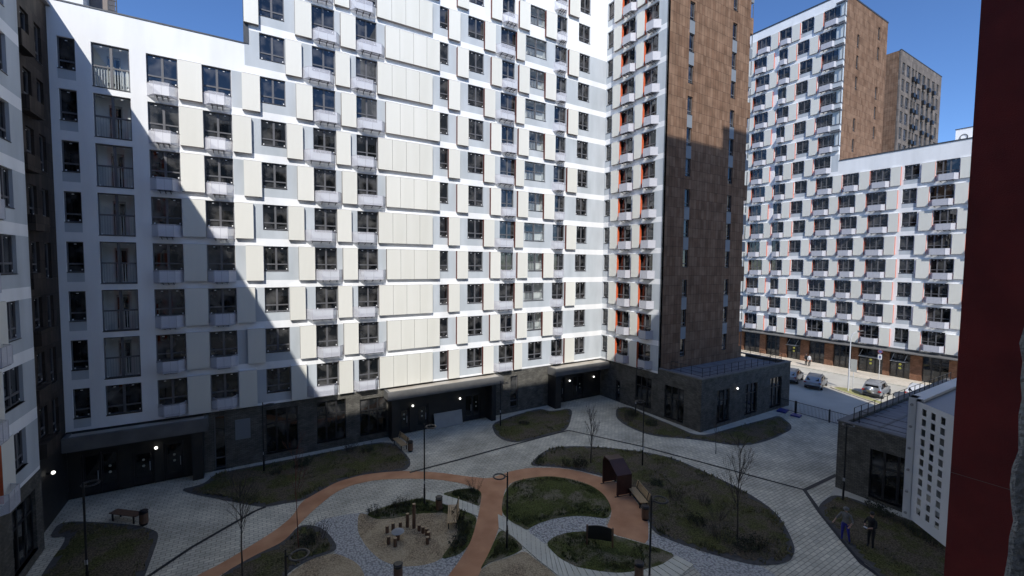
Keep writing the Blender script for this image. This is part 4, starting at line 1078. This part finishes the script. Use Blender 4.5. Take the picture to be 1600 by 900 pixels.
# shelter: folded metal arch, legs
t=thing('arch_shelter','dark red metal arch shelter standing over the curved red path','shelter',(20.33,20.0,G),R(-103.6))
pr=[(-.92,.12),(-.92,1.62),(-.72,1.97),(-.12,1.97),(.92,1.38),(.92,.12)]
b=MB(); th=.07
inn=[(-.86,.12),(-.86,1.60),(-.69,1.91),(-.135,1.91),(.86,1.345),(.86,.12)]
for i in range(5):
    (x0,z0),(x1,z1)=pr[i],pr[i+1]; (a0,c0),(a1,c1)=inn[i],inn[i+1]
    y0,y1=-.53,.53
    b.face([(x0,y0,z0),(x1,y0,z1),(x1,y1,z1),(x0,y1,z0)]); b.face([(a0,y0,c0),(a1,y0,c1),(a1,y1,c1),(a0,y1,c0)])
    for y in (y0,y1): b.face([(x0,y,z0),(x1,y,z1),(a1,y,c1),(a0,y,c0)])
for s in(0,5):
    b.face([(pr[s][0],-.53,.12),(inn[s][0],-.53,.12),(inn[s][0],.53,.12),(pr[s][0],.53,.12)])
put('arch',b.mesh('arch',['corten']),t)
for s in (-1,1):
    b=MB(); b.box(s*.89-.03,s*.89+.03,-.66,.66,0,.04); b.box(s*.89-.025,s*.89+.025,-.5,-.4,.04,.13); b.box(s*.89-.025,s*.89+.025,.4,.5,.04,.13); put('foot_rail',b.mesh('foot_rail',['black']),t)
# information board
t=thing('information_board','black arched board between two posts in the small grassy bed','board',(15.3,16.15,G),math.atan2(15.71-16.61,15.78-14.85))
b=MB(); n=10
for i in range(n):
    x0=-.6+1.2*i/n; x1=-.6+1.2*(i+1)/n; h0=1.16-.28*(x0/.6)**2*.3; h1=1.16-.28*(x1/.6)**2*.3
    for y in (-.02,.02): b.face([(x0,y,.42),(x1,y,.42),(x1,y,h1),(x0,y,h0)])
    b.face([(x0,-.02,h0),(x1,-.02,h1),(x1,.02,h1),(x0,.02,h0)]); b.face([(x0,-.02,.42),(x1,-.02,.42),(x1,.02,.42),(x0,.02,.42)])
put('panel',b.mesh('panel',['black']),t)
for s in (-.65,.65):
    b=MB(); b.box(s-.045,s+.045,-.045,.045,0,1.12); put('post',b.mesh('post',['wooddark']),t)
# play stumps
stumps=[(6.19,22.95,.38,'first short stump at the left end of the playground curve'),(6.53,23.01,.40,'second short stump of the playground curve'),(6.93,23.0,.34,'small stump left of the two tall posts'),(7.3,22.9,.76,'medium tall timber post beside the tallest one'),(7.58,22.62,1.37,'tallest timber post of the playground'),(7.75,22.25,.32,'low stump right after the tallest post'),(7.86,21.95,.34,'low stump, second after the tallest post'),(7.97,21.67,.36,'low stump, third after the tallest post'),(7.93,21.3,.38,'low stump next to last at the right end'),(7.74,20.95,.36,'low stump at the right front end of the curve'),(6.0,21.96,.40,'stump seat left of the mushroom table'),(6.24,21.6,.44,'stump seat in front of the mushroom table')]
for x,y,h,l in stumps:
    t=thing('timber_stump',l,'stump',(x,y,G),0,'timber stumps of the playground')
    b=MB(); b.tube((0,0,0),(0,0,h),.095,.09,n=12); put('trunk',b.mesh('trunk',['wooddark']),t)
    b=MB(); b.tube((0,0,h),(0,0,h+.012),.085,n=12); put('cut_top',b.mesh('cut_top',['wood']),t)
t=thing('mushroom_table','round mushroom shaped wooden table among the playground stumps','table',(6.51,22.05,G))
b=MB(); b.tube((0,0,0),(0,0,.42),.11,n=12); put('stem',b.mesh('stem',['wooddark']),t)
b=MB(); b.tube((0,0,.42),(0,0,.46),.30,.34,n=20); b.tube((0,0,.46),(0,0,.56),.34,.08,n=20); put('table_top',b.mesh('table_top',['board']),t)
# leaning board
b=MB(); b.face([(13.85,35.5,G+.03),(16.55,35.6,G+.03),(16.55,35.85,G+1.28),(13.85,35.85,G+1.3)]); b.face([(13.85,35.55,G+.03),(16.55,35.65,G+.03),(16.55,35.9,G+1.28),(13.85,35.9,G+1.3)])
b.face([(13.85,35.5,G+.03),(13.85,35.55,G+.03),(13.85,35.9,G+1.3),(13.85,35.85,G+1.3)]); b.face([(13.85,35.85,G+1.3),(16.55,35.85,G+1.28),(16.55,35.9,G+1.28),(13.85,35.9,G+1.3)])
tag(b.obj('leaning_board',['board']),'large grey sheet leaning on the dark wall under the middle canopy','board')
# fence
t=thing('metal_fence','black bar fence closing the gap between the annex and the brick pavilion','fence',(46.6,18,G))
b=MB()
for i in range(86):
    y=12.95+i*.12
    b.box(-.01,.01,y-18-.008,y-18+.008,.12,1.12)
b.box(-.02,.02,12.9-18,23.2-18,1.12,1.16); b.box(-.02,.02,12.9-18,23.2-18,.10,.14); put('bars',b.mesh('bars',['black']),t)
for y,w in ((12.95,.05),(15.6,.05),(18.72,.10),(21.67,.16),(23.15,.05)):
    b=MB(); b.box(-w/2,w/2,y-18-w/2,y-18+w/2,0,1.25); put('post',b.mesh('post',['black']),t)
for (x,y,l,s) in ((46.0,22.6,'flat blue pallet nearest the annex corner',1.2),(45.7,21.2,'smaller blue pallet by the fence post',.8)):
    b=MB(); b.box(-s/2,s/2,-.4,.4,.10,.15)
    for k in (-.42,0,.42): b.box(k*s-.05,k*s+.05,-.4,.4,0,.10)
    o=b.obj('blue_pallet',['blueplastic'],None,(x,y,G),R(12)); tag(o,l,'pallet','blue pallets by the fence')
# street furniture
t=thing('street_light','tall grey street light with a curved arm on the traffic island','street lamp',(60.2,22.43,G+.1))
b=MB(); b.tube((0,0,0),(0,0,5.5),.085,.06,n=8); pts=[(0,0,5.5),(.0,0,6.3),(.12,-.15,6.8),(.45,-.55,7.1)]
for a,c in zip(pts[:-1],pts[1:]): b.tube(a,c,.05,n=7)
b.tube((0,0,6.2),(-.2,.3,6.7),.035,n=6); put('pole',b.mesh('pole',['rail']),t)
b=MB(); b.tube((.4,-.5,7.08),(.75,-.92,7.2),.12,.10,n=8); put('lamp_head',b.mesh('lamp_head',['bracket']),t)
def sign(x,y,h,label,kind):
    t=thing('road_sign',label,'sign',(x,y,G+.1),R(-75))
    b=MB(); b.tube((0,0,0),(0,0,h),.035,n=6); put('pole',b.mesh('pole',['rail']),t)
    if kind==0:
        b=MB(); b.box(-.30,.30,-.045,-.03,h-1.5,h,0); put('sign_plate',b.mesh('sign_plate',['board']),t)
    else:
        b=MB(); b.tube((0,-.05,h-.3),(0,-.035,h-.3),.25,n=20,m=0); b.tube((0,-.058,h-.3),(0,-.051,h-.3),.19,n=20,m=1); b.box(-.2,.2,-.05,-.035,h-1.35,h-.68,2); b.box(-.1,.1,-.055,-.051,h-1.2,h-.85,1)
        put('sign_plate',b.mesh('sign_plate',['signred','signblue','whitepaint']),t)
sign(60.99,22.28,3.7,'plain grey rectangular sign plate on a thin pole beside the street light',0)
sign(70.4,22.92,3.9,'round red and blue sign over a white plate on the pavement by the shops',1)

# ------------------------------------------------------------------ cars
def car(x,y,rz,label,paint,suv=False):
    t=thing('parked_car',label,'car',(x,y,G),rz,'cars parked on the street')
    Lh=2.2; W_=.90
    # longitudinal stations: x, half width at sill, z bottom, shoulder z, roof z (0 = none), roof half width
    if suv: st=[(-2.15,.80,.45,.95,1.05),(-2.05,.88,.38,1.0,1.55),(-1.6,.90,.30,1.02,1.72),(-.6,.90,.30,1.02,1.76),(.2,.90,.30,1.02,1.72),(.75,.90,.30,1.0,1.35),(1.0,.89,.30,.99,1.02),(1.7,.87,.32,.93,.95),(2.05,.80,.38,.85,.87),(2.15,.72,.45,.7,.72)]
    else: st=[(-2.25,.76,.48,.88,.92),(-2.12,.86,.36,.98,1.08),(-1.7,.90,.30,1.0,1.5),(-1.1,.90,.28,1.0,1.62),(-.1,.90,.28,1.0,1.65),(.45,.90,.28,.99,1.5),(1.15,.89,.28,.97,1.02),(1.75,.86,.30,.90,.93),(2.12,.78,.36,.78,.80),(2.25,.66,.45,.62,.64)]
    b=MB(); rings=[]
    for (sx,hw,zb,zs,zr) in st:
        rw = hw-.05 if zr-zs<.12 else hw-.20
        ring=[(-hw+.08,zb),(-hw,zb+.15),(-hw,zs-.12),(-hw+.03,zs),(-rw,zr-.05 if zr-zs>.12 else zr-.01),(-rw+.12,zr),(0,zr+.015),(rw-.12,zr),(rw,zr-.05 if zr-zs>.12 else zr-.01),(hw-.03,zs),(hw,zs-.12),(hw,zb+.15),(hw-.08,zb)]
        rings.append([(sx,a,c) for a,c in ring])
    n=len(rings[0])
    for i in range(len(rings)-1):
        for k in range(n):
            k2=(k+1)%n; b.face([rings[i][k],rings[i+1][k],rings[i+1][k2],rings[i][k2]],0)
    b.face(rings[0]); b.face(rings[-1])
    body_=put('body',b.mesh('body',[paint],True),t)
    # windows: panels lying just off the cabin side and ends
    b=MB()
    def cabin(sx):
        for a,c in zip(st[:-1],st[1:]):
            if a[0]<=sx<=c[0]:
                u=(sx-a[0])/(c[0]-a[0]); return [a[j]*(1-u)+c[j]*u for j in range(5)]
    xs=[-1.85,-1.25,-1.2,-.32,-.26,.5,.85] if not suv else [-1.9,-1.2,-1.15,-.3,-.24,.45,.72]
    for s in (-1,1):
        for a,c in ((xs[0],xs[1]),(xs[2],xs[3]),(xs[4],xs[5])):
            q=[]
            for xx in (a,c):
                _,hw,zb,zs,zr=cabin(xx); rw=hw-.20; f0,f1=.16,.86
                for f in (f0,f1): q.append((xx,s*((hw-.03)*(1-f)+rw*f+.012),zs*(1-f)+(zr-.05)*f))
            b.face([q[0],q[2],q[3],q[1]])
    # rear and front screens
    if suv: b.face([(-2.13,-.62,1.08),(-2.13,.62,1.08),(-2.085,.56,1.48),(-2.085,-.56,1.48)]); fr=((.98,1.06),(.32,1.66))
    else: b.face([(-2.10,-.64,1.11),(-2.10,.64,1.11),(-1.74,.56,1.46),(-1.74,-.56,1.46)]); fr=((1.08,1.09),(.5,1.49))
    b.face([(fr[0][0],-.66,fr[0][1]),(fr[0][0],.66,fr[0][1]),(fr[1][0],.56,fr[1][1]),(fr[1][0],-.56,fr[1][1])])
    put('windows',b.mesh('windows',['carglass']),t)
    for wx in (-1.38,1.36):
        for s in (-1,1):
            b=MB(); b.tube((wx,s*.70,.33),(wx,s*.915,.33),.335,n=18); w_=put('wheel',b.mesh('wheel',['tyre']),t)
            b=MB(); b.tube((wx,s*.90,.33),(wx,s*.925,.33),.21,n=12,m=0); put('rim',b.mesh('rim',['rim']),w_)
    for s in (-1,1):
        b=MB(); b.box(-2.27+.02,-2.0,s*.60,s*.86,.80,.96); put('tail_light',b.mesh('tail_light',['redlens']),t)
        b=MB(); b.box(2.0,2.2,s*.5,s*.76,.62,.74); put('headlight',b.mesh('headlight',['lens']),t)
        b=MB(); b.box(.55,.72,s*.90,s*1.06,.98,1.12); put('mirror',b.mesh('mirror',[paint]),t)
        b=MB(); b.tube((-1.5,s*.62,1.68 if not suv else 1.79),(.1,s*.62,1.69 if not suv else 1.79),.02,n=5); put('roof_rail',b.mesh('roof_rail',['black']),t)
    b=MB(); b.box(-2.29,-2.15,-.75,.75,.36,.56); b.box(2.12,2.27,-.7,.7,.34,.5); put('bumper',b.mesh('bumper',['bracket']),t)
    b=MB(); b.box(-2.3,-2.285,-.26,.26,.62,.74); put('number_plate',b.mesh('number_plate',['whitecloth']),t)
    if suv:
        b=MB(); b.tube((-2.2,.12,.98),(-2.38,.12,.98),.36,n=22); b.ball((-2.38,.12,.98),.2,0,10,1); put('spare_wheel_cover',b.mesh('spare_wheel_cover',['silver'],True),t)
    return t
car(59.75,28.35,R(14),'white estate car half hidden behind the annex corner','silver')
car(59.35,25.45,R(14),'silver crossover car in the shade, right beside the half hidden one','silver')
car(61.65,20.2,R(6),'grey off road car in the sun with a spare wheel on its tail','silver',True)
car(64.3,17.2,R(6),'pale car partly hidden behind the roof railing','whitepaint')
car(60.2,31.6,R(14),'dark car almost wholly hidden behind the annex','carglass')

# ------------------------------------------------------------------ trees and shrubs
def branches(b, p, d, L, r, lvl, m=0, up=.15, spread=.5):
    q=p+d*L; b.tube(p,q,r,r*.62,n=5 if lvl<2 else 3,m=m,caps=False)
    if lvl>=4 or r<.003: return
    for _ in range(random.choice((2,3)) if lvl else 3):
        dd=(d+Vector((random.uniform(-1,1),random.uniform(-1,1),random.uniform(-.2,.7)))*spread).normalized()
        branches(b,q,dd,L*random.uniform(.6,.85),r*.6,lvl+1,m,up,spread)
def tree(x,y,h,label,seed,trunk=.4,r=.04,mat='bark',spread=.42,n=7):
    random.seed(seed); t=thing('bare_tree',label,'tree',(x,y,G),0,'leafless young trees')
    b=MB(); p=Vector((0,0,0)); segs=8; pts=[p.copy()]
    for i in range(segs): p=p+Vector((random.uniform(-.03,.03),random.uniform(-.03,.03),h*.95/segs)); pts.append(p.copy())
    for i in range(segs): b.tube(pts[i],pts[i+1],r*(1-i/segs*.8),r*(1-(i+1)/segs*.8),n=7,caps=False)
    put('trunk',b.mesh('trunk',[mat],True),t)
    b=MB()
    for i in range(n*2):
        f=trunk+(1-trunk)*random.random()**.8*.92; k=min(segs-1,int(f*segs)); q=pts[k].lerp(pts[k+1],f*segs-k)
        a=random.uniform(0,6.28); d=Vector((math.cos(a)*spread,math.sin(a)*spread,random.uniform(.8,1.2))).normalized()
        branches(b,q,d,h*.13*(1.3-f*.6),r*.34,1,0,.1,.38)
    put('crown',b.mesh('crown',[mat]),t)
tree(21.29,23.57,4.0,'leafless many stemmed young tree behind the arch shelter',11,.25,.05,'bark',.28,8)
tree(22.02,12.81,5.3,'tallest leafless tree, in the right part of the big planting bed',5,.32,.05,'bark',.45,9)
tree(-.46,22.3,5.2,'leafless sapling over the paving at the lower left, beside the red path',21,.35,.045,'bark',.42,8)
tree(1.95,23.95,5.2,'thin straight leafless sapling with a reddish stem in front of the red path',31,.5,.028,'barkred',.3,4)
tree(30.9,19.95,3.4,'small leafless sapling in the dark bed by the annex',41,.2,.025,'bark',.4,5)
def shrubmesh(seed,r,h,n,leaf):
    random.seed(seed); b=MB()
    for i in range(n):
        a=random.uniform(0,6.28); rr=random.random()**.5*r*.5; p=Vector((math.cos(a)*rr,math.sin(a)*rr,0)); d=Vector((math.cos(a)*random.uniform(.1,.7),math.sin(a)*random.uniform(.1,.7),1)).normalized(); L=h*random.uniform(.5,1)
        q=p+d*L; b.tube(p,q,.008,.003,n=3,caps=False)
        for _ in range(3):
            f=random.uniform(.4,1); s=p.lerp(q,f); e=s+Vector((random.uniform(-.15,.15),random.uniform(-.15,.15),random.uniform(.02,.2))); b.tube(s,e,.004,.002,n=3,caps=False)
            for _ in range(leaf):
                c=s.lerp(e,random.random())+Vector((random.uniform(-.05,.05),)*3); v=Vector((random.uniform(-1,1),random.uniform(-1,1),random.uniform(-1,1))).normalized()*.035; w=v.orthogonal().normalized()*.022
                b.face([c-v,c+w,c+v,c-w],1)
    return b.mesh('twigs',['bark','leaf'])
SH=[shrubmesh(1,.7,.75,42,1),shrubmesh(2,.5,.5,34,2),shrubmesh(3,.8,.42,55,3),shrubmesh(4,.4,.9,26,0)]
sh=[(6.6,35.3-.6,0,'by the brick wall left of the middle canopy'),(7.59,33.6,1,'in the long wall bed, right part'),(3.07,33.8,2,'in the long wall bed, centre'),(1.38,33.2,1,'in the long wall bed near the wall lamp post'),(2.36,24.1,2,'dark and wide in the lower left shrub bed'),(2.9,24.3,0,'at the tip of the lower left shrub bed'),(10.0,22.0,1,'behind the playground bench'),(9.6,20.9,3,'upright, right of the playground bench'),(9.0,19.95,1,'at the lower end of the playground bed'),(5.96,25.1,1,'at the left tip of the playground bed'),(7.64,25.0,2,'in the playground bed left of the lamp'),(12.1,24.2,3,'twiggy, in the small bed at the path fork'),
(30.33,28.4,0,'in the corner bed near the annex wall'),(31.5,29.2,2,'deep in the corner bed by the canopy'),(31.2,26.6,2,'in the middle of the annex corner bed'),(23.54,15.85,0,'in the centre of the big bed'),(21.46,14.8,2,'in the lower centre of the big bed'),(21.3,13.2,0,'left of the tallest tree'),(21.6,12.2,2,'at the foot of the tallest tree'),(22.4,11.9,1,'right of the tallest tree'),(22.68,14.43,3,'behind the tallest tree'),(31.6,9.84,2,'behind the two workers'),(31.5,9.0,0,'dark, right of the worker in black'),(31.1,8.0,2,'near the pavilion window'),(30.7,7.2,0,'near the red panel'),(32.0,10.3,1,'nearest to the pavilion lamp'),(19.6,24.3,1,'behind the arch shelter, left'),(20.3,23.6,2,'behind the arch shelter, right'),(22.85,18.9,2,'right of the shelter'),(22.6,17.2,0,'right of the bench on the red path'),(21.3,32.6,2,'in the small bed between the canopies')]
for i,(x,y,k,l) in enumerate(sh):
    random.seed(i); o=put('low_shrub',SH[k],None,(x,y,G+.05),random.uniform(0,6)); s=random.uniform(.85,1.3); o.scale=(s,s,s*random.uniform(.8,1.1))
    tag(o,'low bare shrub '+l,'shrub','low shrubs in the beds')

# ------------------------------------------------------------------ people
def person(x,y,rz,label,J,cloth,hat,h=1.78):
    """J: joint positions (metres, figure 1.78 m tall, facing +x)"""
    t=thing('person',label,'person',(x,y,G+.03),rz)
    V=[];E=[];Rr=[]
    def chain(start,pts):
        last=start
        for p,r in pts:
            V.append(p); Rr.append(r); 
            if last is not None: E.append((last,len(V)-1))
            last=len(V)-1
        return last
    pel=chain(None,[((0,0,.95),.135)])
    ch=chain(pel,[((.01,0,1.12),.125),((.02,0,1.30),.145),((.01,0,1.44),.12),((.02,0,1.52),.05),((.03,0,1.58),.055),((.035,0,1.67),.088),((.03,0,1.75),.06)])
    neck=ch-4
    for s in ('L','R'):
        sg=1 if s=='L' else -1; j=J[s]
        chain(neck,[((0,sg*.15,1.43),.06),((0,sg*.20,1.40),.055),(j['elbow'],.042),(j['wrist'],.028)])
        w_=len(V)-1; wv=Vector(j['wrist']); d=(wv-Vector(j['elbow'])).normalized(); pm=wv+d*.07; palm=chain(w_,[(tuple(pm),.03)])
        side=d.cross(Vector((0,0,1))); side=side.normalized() if side.length>.1 else Vector((1,0,0))
        for i,fl in enumerate((.07,.08,.075,.06)):
            o=side*(i-1.5)*.018; chain(palm,[(tuple(pm+o+d*.035),.009),(tuple(pm+o+d*(.035+fl*.6)+Vector((0,0,-.01))),.008),(tuple(pm+o+d*(.03+fl)+Vector((0,0,-.025))),.007)])
        chain(w_,[(tuple(wv+d*.03+side*-.04),.011),(tuple(wv+d*.07+side*-.06),.009)])
        chain(pel,[((0,sg*.09,.88),.10),(j['knee'],.062),(j['ankle'],.042),((j['ankle'][0]+.06,j['ankle'][1],.045),.042),((j['ankle'][0]+.17,j['ankle'][1],.03),.03)])
    me=bpy.data.meshes.new('body'); me.from_pydata(V,E,[]); me.update()
    o=bpy.data.objects.new('tmp',me); col.objects.link(o)
    sk=o.modifiers.new('s','SKIN'); 
    for i,r in enumerate(Rr): me.skin_vertices[0].data[i].radius=(r,r)
    me.skin_vertices[0].data[0].use_root=True
    ss=o.modifiers.new('b','SUBSURF'); ss.levels=1; ss.render_levels=1
    dg=bpy.context.evaluated_depsgraph_get(); m2=bpy.data.meshes.new_from_object(o.evaluated_get(dg)); bpy.data.objects.remove(o)
    m2.name='body'; m2.materials.clear()
    for k in (cloth[0],cloth[1],'skin','black'): m2.materials.append(M_[k])
    wr=[Vector(J[s]['wrist']) for s in 'LR']
    for p in m2.polygons:
        c=p.center; p.use_smooth=True
        near=min((c-w_).length for w_ in wr); nl=min((c-w_).length for w_ in wr if True)
        if c.z<.09: p.material_index=3
        elif c.z>1.53: p.material_index=2
        elif near<.17 and abs(c.y)>.1 and near<.16: p.material_index=2
        elif c.z<.98 and near>.2: p.material_index=1
        elif c.z<.98 and abs(c.y)<.22: p.material_index=1
        else: p.material_index=0
    bd=put('body',m2,t)
    b=MB(); b.ball((.02,0,1.71),.102,0,12,.95)
    if hat=='hardhat': b.tube((.03,0,1.70),(.035,0,1.715),.135,n=16)
    hm=b.mesh('hair',['greycloth' if hat=='hardhat' else 'black'],True); put('hat' if hat!='hair' else 'hair',hm,t)
    b=MB(); 
    for s in (-1,1): b.ball((.115,s*.032,1.665),.011,0,6); b.ball((.03,s*.092,1.655),.022,1,6)
    b.ball((.128,0,1.64),.016,1,6); b.box(.112,.122,-.022,.022,1.605,1.613,2); put('face',b.mesh('face',['black','skin','signred']),t)
    sc_=h/1.78; t.scale=(sc_,)*3
    return t
std=lambda: {'L':dict(elbow=(-.02,.27,1.13),wrist=(.08,.27,.88),knee=(.03,.11,.50),ankle=(-.02,.12,.09)),'R':dict(elbow=(-.02,-.27,1.13),wrist=(.08,-.27,.88),knee=(.02,-.11,.50),ankle=(0,-.12,.09))}
j=std(); j['R'].update(elbow=(.16,-.34,1.18),wrist=(.36,-.42,1.06)); j['L'].update(elbow=(.05,.3,1.12),wrist=(.2,.2,.95)); j['L'].update(knee=(.05,.14,.5),ankle=(.03,.2,.09))
p=person(26.95,9.85,R(195),'worker in grey top and bright blue trousers reaching an arm out, on the right bed','dummy' and j,('greycloth','bluecloth'),'hardhat',1.86)
b=MB(); b.box(.0,.12,-.13,.13,1.02,1.38); 
j=std(); j['L'].update(elbow=(.1,.28,1.14),wrist=(.30,.10,1.06)); j['R'].update(elbow=(.1,-.28,1.14),wrist=(.30,-.08,1.06)); j['L'].update(knee=(.06,.12,.5),ankle=(.05,.14,.09))
p=person(27.5,8.9,R(160),'worker all in black looking down at papers in both hands, on the right bed',j,('darkcloth','darkcloth'),'cap',1.9)
o=MB(); o.box(-.06,.06,-.09,.09,-.002,.002); s_=Matrix.Rotation(R(160),3,'Z')@Vector((.42,.01,0)); tag(o.obj('paper_sheet',['whitecloth'],None,(27.5+s_.x,8.9+s_.y,G+1.17),R(160)),'white paper sheet held by the worker in black','paper')
person(70.3,31.6,R(250),'pedestrian in dark clothes, the left one of the pair walking past the shops',std(),('darkcloth','darkcloth'),'hair',1.85)
person(70.15,31.1,R(250),'pedestrian in a white top and dark trousers, right one of the pair by the shops',std(),('whitecloth','darkcloth'),'hair',1.85)
